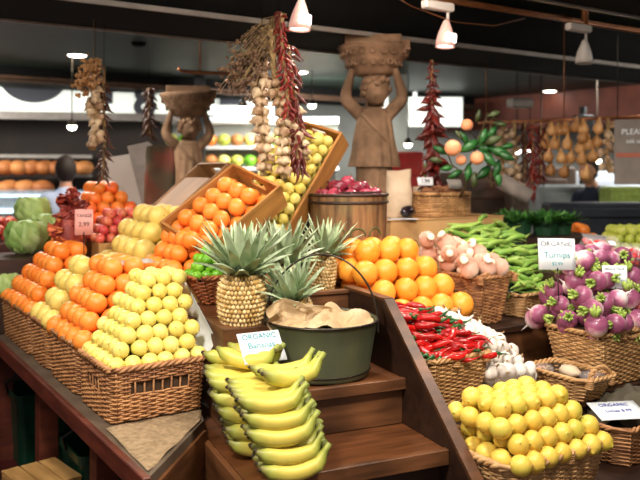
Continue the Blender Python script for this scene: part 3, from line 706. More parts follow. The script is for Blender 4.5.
e,T=lean_crate(1.06,.64,.58,.28,1.19,56,.12,'steeply tilted wooden crate of yellow fruit behind the barrel','woodlight',30)
heap(T@Matrix.Translation((.03,.035,.035)),.055,10,5,4,(0,0,0,0),'lemon','yellowapple','lemon','lemon','yellow lemon','steep crate behind barrel','lemons in the steep crate',True)
e,T=lean_crate(.56,1.08,.60,.34,1.12,40,.11,'large tilted plywood crate at the back behind the oranges','plywood')
mb=MB(); mb.box((.25,.17,.0935),(.48,.30,.01)); mb.build('plywood_panel',M['plywood'],e,smooth=False)
crate_prop(.80,.54,.12,.22,1.0,1.17,'dark box propping up the tilted crate of oranges'); crate_prop(1.25,.68,.12,.2,1.0,1.3,'dark box propping up the steep lemon crate'); crate_prop(.85,1.06,.12,.24,1.0,1.22,'dark box propping up the plywood crate')
# cabbages, leafy bag, red apples far left
def cabbage(loc,r,label,mk='cabbage'):
    e=empty('cabbage',loc,R.uniform(0,6),label,'cabbage','cabbages'); mb=MB(); mb.ball((0,0,r*.9),r*.9,(1,1,.95),20,14,fn=lambda d:1+.03*math.sin(7*math.atan2(d.y,d.x)+3*d.z)); mb.build('head',M[mk],e)
    for k in range(7):
        q=k*2*PI/7+R.uniform(-.2,.2); mb=MB(); ph0=R.uniform(.1,.4)
        def fn(u,v):
            th=(u-.5)*1.5; el=-1.1+v*2.0; rr=r*(.98+.10*v*v+.04*math.sin(th*9+k))*(1+.05*math.sin(v*11+u*7))
            return Vector((rr*math.cos(el)*math.cos(q+th),rr*math.cos(el)*math.sin(q+th),r*.92+rr*math.sin(el)*.93))
        mb.sheet(fn,12,10); mb.build('leaf',M[mk],e)
    return e
mb=MB(); mb.box((0,0,.13),(.45,.36,.26),bev=.004); o=mb.build('wooden_box',M['wooddark'],smooth=False,label='dark wooden box under the pale green cabbages',cat='box'); o.location=L(.14,1.86,.72); o.rotation_euler.z=ANG; o.scale=(1,1,1.45)
zc=.72+.26*1.45
p=at(26,222,4.15); cabbage((p.x,p.y,zc),.105,'big pale green cabbage nearest the front on the dark box')
p=at(45,210,4.35); cabbage((p.x,p.y,zc+.04),.095,'pale green cabbage behind and right of the biggest cabbage')
p=at(28,212,4.5); cabbage((p.x+.02,p.y+.02,zc+.12),.10,'pale cabbage half hidden behind the two front cabbages')
p=at(6,280,3.95); mb=MB(); mb.box((0,0,.05),(.3,.3,.16),bev=.004); o=mb.build('wooden_box',M['wooddark'],smooth=False,label='low dark box under the cabbage at the left picture edge',cat='box'); o.location=(p.x-.06,p.y+.1,.75); o.rotation_euler.z=ANG
cabbage((p.x,p.y,.88),.085,'green cabbage cut by the left edge below the box of red apples')
mb=MB(); mb.box((0,0,0),(.5,.4,.3),bev=.004); p=at(-6,268,4.6); o=mb.build('fruit_box',M['redwood'],smooth=False,label='brown box of red apples at the far left edge',cat='box'); o.location=(p.x-.02,p.y+.2,.98-.02); o.rotation_euler.z=.3
mb=MB(); mb.box((0,0,0),(.6,.5,.83)); o2=mb.build('support_table',M['wooddark'],smooth=False,label='dark stand under the box of red apples at far left',cat='stand'); o2.location=(p.x-.02,p.y+.2,.395); o2.rotation_euler.z=.3
heap(Matrix.Translation((p.x-.2,p.y+.03,1.14))@Matrix.Rotation(.3,4,'Z'),.06,7,5,3,(1,1,1,0),'apple','apple_red','apple','apple','red apple','box at left edge','apples in the box at the left edge')
# red leafy packet
e=empty('red_lettuce',L(.30,1.56,1.0),0,'dark red and orange leafy bunch between the cabbages and tangerines','leafy bunch')
mats=[mat('red_leaf','6a1c1c','a84030',.5,12,.2,30,.3,island=True),mat('orange_wrap','e08850','d86840',.5,8)]
for k in range(90):
    mb=MB(); q=R.uniform(0,6.28); el=R.uniform(-.2,1.5); rr=R.uniform(.05,.12); s_=R.uniform(.02,.042); c=Vector((math.cos(q)*math.cos(el)*rr*.8,math.sin(q)*math.cos(el)*rr*.7,.24+math.sin(el)*rr*1.7)); ro=Euler((R.uniform(0,6),R.uniform(0,6),R.uniform(0,6))).to_matrix()
    mb.sheet(lambda u,v:c+ro@Vector(((u-.5)*s_*(1.5-v),(v-.5)*s_*2,.012*math.sin(u*9+v*5))),6,6,.001); mb.build('leaf',mats[0] if k%4 else mats[1],e)
mb=MB(); mb.lathe([(.05,0),(.07,.1),(.08,.22),(.05,.32),(.02,.36)],14,wob=lambda q,i:1+.08*math.sin(5*q+i)); mb.build('leafy_core',mats[0],e)
mb=MB(); mb.box((0,0,.05),(.3,.26,.26),bev=.003); o=mb.build('wooden_box',M['wooddark'],smooth=False,label='dark box under the red leafy bunch',cat='box'); o.location=L(.24,1.62,.80); o.rotation_euler.z=ANG
p=at(84,222,3.72); c=card(p,.085,.125,80,.25,[('TANGE',.022,.03,M['ink']),('2.99',.03,-.012,M['ink'])],'pink price card standing in front of the tangerines',M['pinkcard'])
mb=MB(); mb.tube([(0,-.05,0),(0,-.22,0)],.003,6); mb.build('stick',M['metal'],c)
# grey divider cards
p=L(.30,.60,1.175); card(p,.17,.05,15,ANG+.2,[],'grey card lying between the orange heaps behind the lemons',M['steel'],name='divider_card')['category']='divider card'
e=empty('divider_card',L(.36,.17,.90),ANG,'curved white card standing at the right side of the lemon heap','divider card')
mb=MB(); mb.sheet(lambda u,v:Vector((.015*math.sin(PI*v)+.01+.02*v,(u-.5)*.30+.03,v*(.07+.19*u))),16,10,.0); 
mb2=MB(); n=17*11; vs=mb.v+[v+Vector((.0015,0,0)) for v in mb.v]; mb2.add(vs,mb.f+[tuple(n+k for k in reversed(f)) for f in mb.f]); mb2.build('card_sheet',M['card'],e)
# ---------------------------------------------------------------- pineapples
def pineapple(loc,r,h,ch,cw,label,rot=(0,0,0),nl=60,rows=11):
    e=empty('pineapple',loc,0,label,'pineapple','pineapples'); e.rotation_euler=rot
    def rad_(t): return r*(1-abs((t-.45)/.62)**3.2*.55) if t>.02 else r*.75
    prof=[(.001,0)]+[(rad_(t/14)*.93,h*t/14) for t in range(0,15)]+[(.001,h)]
    mb=MB(); mb.lathe(prof,24); mb.build('body_core',M['pinebody'],e)
    mb=MB(); nn=int(2*PI*r/(h/rows*1.0))
    for k in range(rows):
        t=(k+.5)/rows; rr=rad_(t); z=h*t; s_=h/rows*.66
        for j in range(nn):
            q=2*PI*(j+(k%2)*.5)/nn+R.uniform(-.02,.02); wv=PI*rr/nn*1.08; z=h*t+h/rows*.5*math.sin(q*1.0+k*0)+R.uniform(-.001,.001)
            nrm=Vector((math.cos(q),math.sin(q),(t-.45)*.6)).normalized(); tx=Vector((-math.sin(q),math.cos(q),0)); up=nrm.cross(tx)*-1
            up=tx.cross(nrm)*-1; c=Vector((rr*.92*math.cos(q),rr*.92*math.sin(q),z))
            vs=[];
            for (sc,o_) in ((.9,.0),(.74,.006),(.3,.008)):
                for i in range(6):
                    w_=2*PI*i/6+PI/6; vs.append(c+tx*math.cos(w_)*wv*sc+up*math.sin(w_)*s_*sc*1.08+nrm*o_*r/.08)
            vs.append(c+nrm*.014*r/.08+Vector((0,0,.004)))
            fs=[(a*6+i,a*6+(i+1)%6,a*6+6+(i+1)%6,a*6+6+i) for a in range(2) for i in range(6)]+[(12+i,12+(i+1)%6,18) for i in range(6)]
            mb.add(vs,fs)
    mb.build('rind_eyes',M['eye'],e,kind=None)
    mb=MB()
    for k in range(nl):
        t=k/nl; q=k*2.39996; el=rad(16+68*t**.9)+R.uniform(-.08,.08); ln=ch*(.62+.5*math.sin(PI*min(1,t*1.05+.12)))*R.uniform(.88,1.1); wd=.027*(r/.08)*(1-.35*t)
        d0=Vector((math.cos(q)*math.cos(el),math.sin(q)*math.cos(el),math.sin(el))); sd=Vector((-math.sin(q),math.cos(q),0)); base=Vector((math.cos(q)*r*.32*(1-t),math.sin(q)*r*.32*(1-t),h-.005+ch*.22*t)); nrm=sd.cross(d0)*-1
        vs=[];S=8
        for i in range(S+1):
            u=i/S; drop=-.45*u*u*ln*math.cos(el)*(.9-1.3*t)+.25*u*ln*math.cos(el); c=base+d0*ln*u+Vector((0,0,drop)); w_=wd*(1-u**1.6)*(1 if u>.1 else .8)+.0006
            up=d0.cross(sd); 
            vs+=[c-sd*w_+up*w_*-.5,c,c+sd*w_+up*w_*-.5]
        fs=[]
        for i in range(S):
            for j in range(2): fs.append((i*3+j,i*3+j+1,i*3+4+j,i*3+3+j))
        m0=len(vs); vs+= [v-Vector((0,0,.0012)) for v in vs]; fs+=[tuple(m0+a for a in reversed(f)) for f in fs]
        mb.add(vs,fs)
    mb.build('crown',M['crown'],e)
    return e
pineapple((-.283,2.815,.998),.089,.178,.185,.3,'large pineapple with big spiky crown, nearest, left of the bucket',nl=70)
pineapple((-.145,3.16,1.0),.075,.17,.175,.3,'pineapple behind the largest one, only its crown showing',nl=60)
pineapple((-.005,3.33,1.0),.060,.19,.15,.3,'small upright pineapple at the back near the barrel',nl=45,rows=13,rot=(0,rad(8),0))
# ---------------------------------------------------------------- bucket
BX,BY=.005,2.768
bk=empty('metal_bucket',(BX,BY,.824),0,'big dark green metal bucket lined with brown paper, on upper step','bucket')
mb=MB(); mb.lathe([(.001,.004),(.162,.0),(.170,.004),(.172,.02),(.187,.115),(.199,.185),(.203,.19),(.203,.196),(.198,.197),(.193,.19),(.180,.11),(.164,.02),(.001,.018)],48); mb.build('tub',M['bucket'],bk)
mb=MB(); mb.tube([(.2015*math.cos(2*PI*i/48),.2015*math.sin(2*PI*i/48),.194) for i in range(48)],.005,8,closed=True); mb.tube([(.1735*math.cos(2*PI*i/48),.1735*math.sin(2*PI*i/48),.022) for i in range(48)],.003,6,closed=True); mb.build('rolled_rim',M['metal'],bk)
mb=MB(); mb.tube([(.205*math.cos(t),.02*math.sin(t),.16+.262*math.sin(t)) for t in [PI*i/40 for i in range(41)]],.0035,8); mb.build('wire_handle',M['metal'],bk)
for sgn in (-1,1):
    mb=MB(); mb.box((sgn*.202,0,.165),(.008,.03,.04),bev=.002); mb.build('handle_lug',M['metal'],bk,smooth=False)
def crumple(seed,amp):
    rr=random.Random(seed); ks=[(rr.uniform(-45,45),rr.uniform(-45,45),rr.uniform(0,6)) for _ in range(7)]
    return lambda x,y: amp*sum(abs(math.sin(a*x+b*y+c))-.5 for a,b,c in ks)/3
e=empty('brown_paper',(BX,BY,.95),0,'crumpled brown wrapping paper stuffed into the green bucket','paper')
cr1=crumple(3,.055)
mb=MB()
def pp(u,v):
    q=2*PI*u; r_=.186*v; x=r_*math.cos(q); y=r_*math.sin(q); return Vector((x,y,.055+.018*(1-v)+(.3+.7*(1-v)+.3*v)*cr1(x,y)+.012*math.sin(3*q)*v))
mb.sheet(pp,64,18,.001); mb.build('paper_bed',M['paper'],e,smooth=False)
for (ox,oy,h_,wd,qz,sd) in ((-.125,-.06,.12,.12,.4,5),(-.05,-.02,.10,.12,-.2,8),(-.13,.06,.10,.13,1.2,9),(.02,.03,.05,.16,.1,12)):
    cr2=crumple(sd,.035); mb=MB()
    def pg(u,v):
        x=(u-.5)*wd*(1+.5*v); z=v*h_; y=.03*math.sin(u*7+sd)+cr2(x,z*1.2)-.03*v; c_,s_=math.cos(qz),math.sin(qz)
        return Vector((ox+c_*x-s_*y,oy+s_*x+c_*y,.03+z*(1-.4*abs(u-.5))))
    mb.sheet(pg,16,12,.001); mb.build('paper_fold',M['paper'],e,smooth=False)
pineapple((-.075,2.84,.965),.065,.12,.145,.3,'pineapple poking from paper in the green bucket, crown leaning left',rot=(rad(10),rad(-12),0),nl=50,rows=8)
# ---------------------------------------------------------------- barrel of red onions
bx,by=.132,3.66
e=empty('wooden_tub',(bx,by,1.0),0,'old round wooden tub with bands and faded green pattern','tub')
mb=MB(); 
mb.lathe([(.001,0),(.165,0),(.178,.16),(.182,.30),(.186,.44),(.174,.44),(.170,.40),(.001,.395)],56,wob=lambda q,i:1+(.006 if int(q/(2*PI)*28+.001)%2 else 0)); mb.build('staves',M['tubwood'] if 'tubwood' in M else mat('old_tub_wood','a07448','54361e',.7,9,.3,40,.2,stretch=(4,4,.5),c3='7c7a4c',c3amt=.35,c3scale=12),e,smooth=False)
for z,r_ in ((.17,.1805),(.40,.1865),(.435,.188),(.03,.169)):
    mb=MB(); mb.tube([(r_*math.cos(2*PI*i/48),r_*math.sin(2*PI*i/48),z) for i in range(48)],.007,8,closed=True); mb.build('band',M['wooddark'],e)
def ring_pat(cq,cz,rr,m,name='painted_swirl'):
    mb=MB(); mb.tube([((.1835)*math.cos(cq+rr*math.cos(t)/.18),(.1835)*math.sin(cq+rr*math.cos(t)/.18),cz+rr*math.sin(t)) for t in [i*PI/16 for i in range(27)]],.0035,5); mb.build(name,m,e)
gm=mat('faded_green_paint','4f5a32','3c4424',.8,20)
for q in (-2.35,-1.85,-1.35,-.85): ring_pat(q,.25,.035,gm); ring_pat(q+.2,.10,.035,gm)
mb=MB(); mb.box((.05,-.15,.448),(.2,.012,.008),rz=.3); mb.build('ladle_stick',M['wooddark'],e,smooth=False)
ob=[]
onion=None
def make_onion(name,m,r):
    e_=empty(name); mb=MB(); prof=[(.001,-.42),(.1,-.45)]+[(math.sin(t)*.5,-math.cos(t)*.43) for t in [PI*i/12 for i in range(2,10)]]+[(.18,.38),(.09,.46),(.06,.56),(.001,.6)]
    mb.lathe([(a*2*r,b*2*r) for a,b in prof],18,wob=lambda q,i:1+.012*math.sin(9*q)); mb.build('bulb',m,e_)
    mb=MB(); mb.tube([(0,0,1.1*r),(.1*r,0,1.35*r),(.3*r,.1*r,1.5*r)],[.09*r,.07*r,.03*r],6); 
    for i in range(7): q=i*.9; mb.tube([(0,0,-.85*r),(.15*r*math.cos(q),.15*r*math.sin(q),-1.05*r)],.02*r,4)
    mb.build('dry_tip',M['stem'],e_); return e_
def scatter(proto,pts,desc,where,group,cat,d,rotfn=None,scl=(.92,1.1)):
    objs=[]
    for i,p in enumerate(pts):
        o=proto if i==0 else copy_tree(proto)
        o.location=p; o.rotation_euler=rotfn(i,p) if rotfn else (R.uniform(-1,1),R.uniform(-1,1),R.uniform(0,6.3)); s=R.uniform(*scl); o.scale=(s,s,s); tag(o,None,cat); objs.append(o)
    label_heap(objs,desc,where,group,d); return objs
def mound(Mx,A,B,h,d,layers=1,j=.15,vs=None):
    """hexagonal points over a mound h(a,b); extra layers lie beneath"""
    out=[]
    for k in range(layers):
        y=(k%2)*d*.4; row=0
        while y<=B+1e-6:
            x=(row%2)*d/2+(k%2)*d*.3
            while x<=A+1e-6:
                hh=h(x/A,y/B)-k*d*.75
                if hh>-.2*d: out.append(Mx@Vector((x+R.uniform(-j,j)*d,y+R.uniform(-j,j)*d,max(hh,0)+R.uniform(-.06,.06)*d)))
                x+=d
            y+=d*.86; row+=1
    return out
pts=[]
for rr_,n_,z_ in ((.130,11,.03),(.07,5,.065),(.0,1,.09)):
    for i in range(n_): q=i*2*PI/n_+.2; pts.append(Vector((bx+rr_*math.cos(q),by+rr_*math.sin(q),1.0+.40+z_)))
scatter(make_onion('red_onion',M['red_onion'],.038),pts,'shiny red onion','wooden tub','red onions in the tub','onion',.064)
# ---------------------------------------------------------------- centre: large oranges
def H(a): return a
bo=Vector((.235,3.12)); basket('wicker_basket',bo.x,bo.y,.47,.32,.838,.10,'wicker_light','low pale wicker basket under the large oranges',r=.04)
heap(WM(bo.x+.02,bo.y+.06,.955),.110,5,4,4,(0,1,1,0),'orange','navel','orange','orange','large orange','heap before wooden tub','large oranges in the middle basket',cut=lambda x,y,k:False)
bs=Vector((.71,3.47)); basket('wicker_basket',bs.x,bs.y,.225,.30,.838,.22,'wicker','square wicker basket of pale roots with handle, right of large oranges',handles=(('f',.55,.22,.02),),r=.03)
# ---------------------------------------------------------------- pale roots with cut tops
def make_root(name,m,r):
    e_=empty(name); mb=MB(); mb.lathe([(r*a,r*b) for a,b in ((.001,-1.15),(.03,-1.05),(.12,-.92),(.5,-.8),(.85,-.45),(1,0),(.93,.4),(.7,.72),(.42,.88),(.36,1.05),(.35,1.2))],18); mb.build('root_body',m,e_)
    mb=MB(); mb.lathe([(r*.37,r*1.15),(r*.42,r*1.32),(r*.36,r*1.42),(.001,r*1.44)],14); mb.build('cut_top',M['cut'],e_); return e_
def toward(i,p):  # cut ends face out of the heap, towards the front
    return (rad(55)+R.uniform(-.5,.5),R.uniform(-.5,.5),R.uniform(-.9,.5))
def tri(k): return 1-abs(2*k-1)
def sm(a,b,x): x=max(0,min(1,(x-a)/(b-a))); return x*x*(3-2*x)
pts=mound(WM(bs.x-.02,bs.y+.02,1.07),.25,.36,lambda a,b:.02+.12*sm(-.1,.8,b)*(1-.35*a),.086,2)
scatter(make_root('pale_root',M['shallot'],.043),pts,'pale pink root vegetable','square wicker basket','pale roots in the square basket','root vegetable',.076,toward)
# ---------------------------------------------------------------- green peppers
bg=Vector((.95,3.66)); basket('wicker_basket',bg.x,bg.y,.36,.36,.838,.11,'wicker_light','wicker basket full of long green peppers',r=.03,handles=())
def make_long(name,m,ln,r,bend,stem,seed,n=12,tipk=.15):
    rr=random.Random(seed); e_=empty(name); mb=MB(); P=[];Q=[]
    for i in range(n+1):
        t=i/n; P.append(Vector(((t-.5)*ln,bend*(1-(2*t-1)**2)*ln+.03*ln*math.sin(5*t+seed),.02*ln*math.sin(4*t+seed*2)))); Q.append(r*(.35+.65*sm(0,.12,t))*(1-(1-tipk)*sm(.35,1,t)))
    mb.tube(P,Q,10); mb.build('pod',m,e_)
    mb=MB(); mb.tube([P[0]+Vector((.004,0,0)),P[0]-Vector((.004,0,0)),P[0]+Vector((-.02,.003,.004)),P[0]+Vector((-.034,.008,.01))],[r*.75,r*.5,r*.22,r*.2],7); mb.build('stalk',stem,e_); return e_
gp=[make_long('green_pepper',M['pepper'],.15,.0135,b_,M['palegreen'],s_) for s_,b_ in ((1,.10),(2,.18))]
def scat_multi(protos,pts,desc,where,group,cat,d,rotfn,scl=(.9,1.1)):
    objs=[]; used=set()
    for i,p in enumerate(pts):
        k=R.randrange(len(protos)); 
        if k in used: o=copy_tree(protos[k])
        else: o=protos[k]; used.add(k)
        o.location=p; o.rotation_euler=rotfn(i,p); s=R.uniform(*scl); o.scale=(s,s,s); tag(o,None,cat); objs.append(o)
    for k,pr in enumerate(protos):
        if k not in used:
            for c in list(pr.children): bpy.data.objects.remove(c)
            bpy.data.objects.remove(pr)
    label_heap(objs,desc,where,group,d); return objs
def gh(a,b): return .03+.30*b**.85*(1-.10*abs(2*a-1))
pts=[]
Mg=WM(bg.x-.02,bg.y+.03,.95)
for row in range(13):
    b=row/12
    for col in range(4):
        for lay in range(2):
            a=(col+.5+(row%2)*.35-.15)/4
            pts.append(Mg@Vector((a*.38+R.uniform(-.02,.02),b*.44,gh(a,b)-lay*.025+R.uniform(-.008,.008))))
scat_multi(gp,pts,'long green pepper','pepper basket','green peppers in the basket','pepper',.05,lambda i,p:(R.uniform(0,6.28),R.uniform(-.25,.35),ANG+PI+R.uniform(-.45,.35) if R.random()<.5 else ANG+R.uniform(-.6,.2)))
mb=MB(); mb.sheet(lambda u,v:Vector((u*.42,v*.42,max(gh(u,v)-.055,.0))),6,10,.01); o=mb.build('packing_bed',M['punnet'],label='dark green leafy bed beneath the green peppers',cat='leaf bed'); o.location=Mg.translation; o.rotation_euler.z=ANG
# box behind
e=empty('cardboard_box',(.37,4.05,1.0),ANG,'long pale brown box printed with a faint drawing, behind the oranges','box')
mb=MB(); mb.box((.42,.17,.14),(.84,.34,.28),bev=.003); mb.build('box_body',M['box'],e,smooth=False)
mb=MB(); mb.box((.42,.17,.2825),(.85,.35,.006),bev=.001); mb.build('box_lid',M['box'],e,smooth=False)
mb=MB()
for cx,cz,r_ in ((.12,.14,.05),(.62,.2,.05),(.66,.2,.03)):
    mb.tube([(cx+r_*math.cos(t)*1.4,-.002,cz+r_*math.sin(t)*(.8+.2*math.sin(3*t))) for t in [i*PI/14 for i in range(26)]],.0022,4)
for k in range(-4,5): mb.tube([(.3,-.002,.12),(.3+.07*math.sin(k*.3),-.002,.12+.07*math.cos(k*.3))],.0018,4)
mb.build('printed_drawing',mat('green_grey_print','5c6450',None,.8),e)
ZX=1.286
# small basket on the box
q=at(448,216,4.27); ms=basket('wicker_basket',.60,4.24,.36,.20,ZX,.125,'wicker_light','small oval wicker basket of tubers standing on the pale box',r=.09,taper=-.0,handles=(),stake=3,rowh=.011)
gr=[]
for i in range(12):
    mb=MB(); mb.ball((0,0,0),.03,(1.6,1,.9),10,7,fn=lambda d:1+.12*math.sin(5*d.x+3*d.y)); 
    if i==0: tub=mb.build('brown_tuber',mat('tuber_skin','9c6a44','7a4c2e',.7,12,.3,30,.3)); o=tub
    else: o=tub.copy(); COL.objects.link(o)
    c=ms.location; o.location=(c.x+R.uniform(-.10,.10),c.y+R.uniform(-.05,.05),ZX+.125+R.uniform(-.01,.03)); o.rotation_euler=(R.uniform(0,6),R.uniform(-.4,.4),R.uniform(0,6)); tag(o,None,'tuber'); gr.append(o)
label_heap(gr,'knobbly brown tuber','small oval basket','tubers in the oval basket',.06)
c=ms.location
card((c.x-.10,c.y-.06,ZX+.20),.09,.05,70,.1,[('1.99',.03,0,M['ink'])],'white price card in the small oval basket, left one')
card((c.x+.07,c.y-.05,ZX+.185),.10,.06,60,.5,[],'grey price card in the small oval basket below the leaves',M['steel'])
card((.53,4.085,ZX+.005) if False else (.44,4.12,ZX+.004),.16,.09,0,.1,[],'white card lying flat on the pale box left of the oval basket')
# pale paper bags and aubergine left of it
def bag(loc,w_,d_,h_,m,label,seed,name='paper_bag',cat='bag'):
    cr_=crumple(seed,.035); mb=MB()
    def f(u,v):
        q=2*PI*u; k=1-.12*v; ss=lambda t:math.copysign(abs(t)**.55,t); x=w_/2*ss(math.cos(q))*k; y=d_/2*ss(math.sin(q))*k*(1 if v<.6 else 1-(v-.6)*2.1); c_=cr_(x*.6,v*h_*.6+y*.5); return Vector((x*(1+c_*2),y*(1+c_*2),v*h_+c_*.3))
    mb.sheet(f,28,14); mb.add([f(i/28,0) for i in range(28)],[tuple(range(27,-1,-1))]); o=mb.build(name,m,label=label,cat=cat); o.location=loc; return o
palebag=mat('pale_paper_bag','d8c4a8','b8a084',.7,8,.2,30)
p=at(398,216,4.45); bag((.44,4.32,ZX),.15,.13,.26,palebag,'tall pale crumpled bag on the box, left of the oval basket',4)
bag((.62,4.55,ZX-.28),.16,.14,.44,palebag,'second pale bag standing behind the oval basket',6)
mb=MB(); mb.ball((0,0,.035),.035,(2.0,1,1),16,10,fn=lambda d:1+.12*d.x); o=mb.build('aubergine',M['aub'],label='dark glossy aubergine lying on the box beside the oval basket',cat='aubergine'); o.location=(.475,4.2,ZX+.002); o.rotation_euler.z=1.0
# branch with peaches standing in the oval basket
br=empty('fruit_branch',(c.x+.08,c.y+.02,ZX+.06),0,'leafy branch bearing orange peaches, standing in the small oval basket','branch')
def P3(px,py,Y): return at(px,py,Y)-br.location
mb=MB(); 
mb.tube([Vector((0,0,0)),P3(466,186,4.25),P3(470,165,4.2),P3(478,140,4.2),P3(484,125,4.2),P3(488,112,4.22)],[.008,.008,.006,.005,.004,.003],6)
mb.tube([P3(470,165,4.2),P3(462,172,4.15),P3(452,165,4.15),P3(447,152,4.15)],.004,5); mb.tube([P3(466,180,4.25),P3(484,178,4.2),P3(498,186,4.2)],.004,5)
mb.tube([P3(484,125,4.2),P3(494,118,4.2),P3(500,122,4.2)],.003,5); mb.tube([P3(478,140,4.2),P3(470,132,4.18),P3(467,128,4.18)],.003,5)
mb.build('stem',M['stem'],br)
for (px,py,Y,r_) in ((467,125,4.15,.034),(453,148,4.1,.046),(477,158,4.1,.038),(461,160,4.16,.03)):
    mb=MB(); cc=P3(px,py,Y); mb.ball(cc,r_,(1,1,.95),16,10,fn=lambda d:1-.05*max(0,1-abs(d.x)*6)*(d.y<0)); mb.build('peach',M['peach'],br)
LV=[(492,140,.9,70,0),(500,152,1.0,110,1),(488,158,.9,140,1),(497,168,.8,200,1),(484,172,.9,230,1),(440,150,.7,-60,1),(436,160,.6,-80,0),(470,146,1.0,60,1),(483,137,.8,20,1),(492,132,.7,40,1),(506,156,.8,115,1),(468,172,.8,190,1),(455,174,.7,240,1),(478,116,.6,10,0),(494,114,.6,70,0),(500,124,.6,100,0),(464,138,.7,-30,1),(474,180,.7,180,0),(498,178,.7,170,1),(447,168,.6,-100,1),(459,135,.5,-40,0),(486,148,.8,90,1),(508,146,.6,80,1)]
for (px,py,s_,an,g_) in LV:
    mb=MB(); ln=.13*s_; cc=P3(px,py,4.12+R.uniform(-.05,.08)); a=rad(90-an); dx=Vector((math.cos(a),R.uniform(-.3,.3),math.sin(a))).normalized(); sd=dx.cross(Vector((0,1,0))).normalized(); nr=dx.cross(sd)
    mb.sheet(lambda u,v:cc+dx*((u-.5)*ln)+sd*((v-.5)*ln*.42*math.sin(PI*min(1,max(0.02,u)))**.8)+nr*(-.02*abs(v-.5)+.02*math.sin(u*3)),10,4,.001); mb.build('leaf',M['leafgreen'] if g_ else M['stem_leaf'] if 'stem_leaf' in M else mat('olive_leaf','4c5a34','34401f',.5,8),br)
# leafy herbs in dark green bundles
def herb(loc,w_,label,h_=.10,lying=False):
    e_=empty('herb_bundle',loc,ANG+R.uniform(-.2,.2),label,'herbs','herb bundles'); mb=MB()
    mb.lathe([(w_*.36,0),(w_*.42,h_*.5),(w_*.5,h_),(w_*.46,h_),(w_*.3,h_*.4),(.001,h_*.35)],9,wob=lambda q,i:1+.08*math.sin(3*q)); mb.build('wrap',M['punnet'],e_,smooth=False)
    mb=MB()
    for i in range(150):
        q=R.uniform(0,6.28); r_=w_*.5*math.sqrt(R.random()); el=R.uniform(-.1,1.4); b_=Vector((r_*math.cos(q),r_*math.sin(q),h_*.75+.02*R.random())); d_=Vector((math.cos(q)*math.cos(el),math.sin(q)*math.cos(el),math.sin(el)*.7)); s_=Vector((-d_.y,d_.x,0)).normalized()*.013; l_=R.uniform(.04,.10)
        mb.add([b_-s_*.5,b_+s_*.5,b_+d_*l_*.6+s_,b_+d_*l_,b_+d_*l_*.6-s_],[(0,1,2,3,4)])
        mb.add([b_-s_*.5+Vector((0,0,-.001)),b_+s_*.5+Vector((0,0,-.001)),b_+d_*l_*.6+s_+Vector((0,0,-.001)),b_+d_*l_-Vector((0,0,.001)),b_+d_*l_*.6-s_+Vector((0,0,-.001))],[(4,3,2,1,0)])
    mb.build('leaves',mat('herb_leaf','4f8a3a','2a5a24',.5,20,0,60,.5,island=True) if 'herbm' not in M else M['herbm'],e_)
M['herbm']=mat('herb_leaf','5a9440','2a5a24',.5,20,0,60,.5,island=True)
mb=MB(); mb.box((.3,.15,.08),(.6,.34,.16),bev=.003); o=mb.build('wooden_box',M['wooddark'],smooth=False,label='dark box holding up the bundles of green herbs',cat='box'); o.location=(1.10,4.42,1.0); o.rotation_euler.z=.25
zz=1.161
for (px,py,Y,w_,lb) in ((520,228,4.6,.17,'dark green herb bundle nearest the pale box'),(545,236,4.62,.17,'leafy green herb bundle above the turnip sign'),(562,238,4.7,.15,'green herb bundle at the right end of the herb row'),(512,215,4.85,.17,'herb bundle behind the left one, below the grey roll'),(543,218,4.85,.16,'herb bundle at the back of the row of herbs')):
    p=at(px,py,Y); herb((p.x,Y,zz+(.0)),w_,lb)
p0=at(500,180,4.6);p1=at(530,198,4.55)
mb=MB(); mb.tube([p0,p1],.048,20); mb.tube([p0+(p0-p1)*.01,p1+(p1-p0)*.01],.02,12); mb.build('paper_roll',M['poster'],label='grey paper roll leaning behind the green herb bundles',cat='paper roll')
# ---------------------------------------------------------------- turnips
bt_=Vector((1.13,3.125)); basket('wicker_basket',bt_.x,bt_.y,.50,.28,.648,.225,'wicker_light','big square wicker basket under the purple turnips',handles=(('f',.45,.14,-.03),),r=.025,rowh=.0095)
def make_turnip():
    e_=empty('purple_turnip'); r=.043; mb=MB(); mb.lathe([(r*a,r*b) for a,b in ((.001,-1.9),(.03,-1.6),(.06,-1.2),(.16,-.95),(.5,-.84),(.85,-.5),(1,-.05),(.96,.35),(.75,.68),(.45,.82),(.001,.84))],20,wob=lambda q,i:1+.03*math.sin(2*q)); mb.build('root_body',M['turnip'],e_)
    mb=MB()
    for i in range(7):
        q=i*.9; mb.tube([(r*.15*math.cos(q),r*.15*math.sin(q),r*.75),(r*.3*math.cos(q),r*.3*math.sin(q),r*1.2),(r*.42*math.cos(q),r*.42*math.sin(q),r*(1.5+.12*(i%3)))],[r*.17,r*.14,r*.11],6)
    mb.build('cut_stalks',M['palegreen'],e_); return e_
pts=mound(WM(bt_.x+.0,bt_.y+.0,.885),.52,.36,lambda a,b:.015+.27*min(1,2.1*a+.08,1.35*b+.06),.088,2,.12)
def trot(i,p):
    return (R.uniform(.2,2.7),R.uniform(-.7,.7),R.uniform(-1.4,1.4))
scatter(make_turnip(),pts,'purple and white turnip','turnip heap at right','turnips in the big square basket','turnip',.088,trot,(.92,1.12))
mb=MB(); mb.sheet(lambda u,v:Vector((.03+u*.44,.03+v*.28,max(.27*min(1,2.1*u+.08,1.35*v+.06)-.12,0))),6,8,.01); o=mb.build('packing_bed',M['liner'],label='brown packing bed underneath the purple turnips',cat='bed'); o.location=(bt_.x,bt_.y,.885); o.rotation_euler.z=ANG
p=at(557,254,3.33); c=card(p,.155,.135,78,-.12,[('ORGANIC',.03,.043,M['ink']),('Turnips',.036,-.005,M['teal']),('$2.99',.02,-.043,M['teal'])],'white handwritten sign reading ORGANIC Turnips above the turnip heap',curl=-.006)
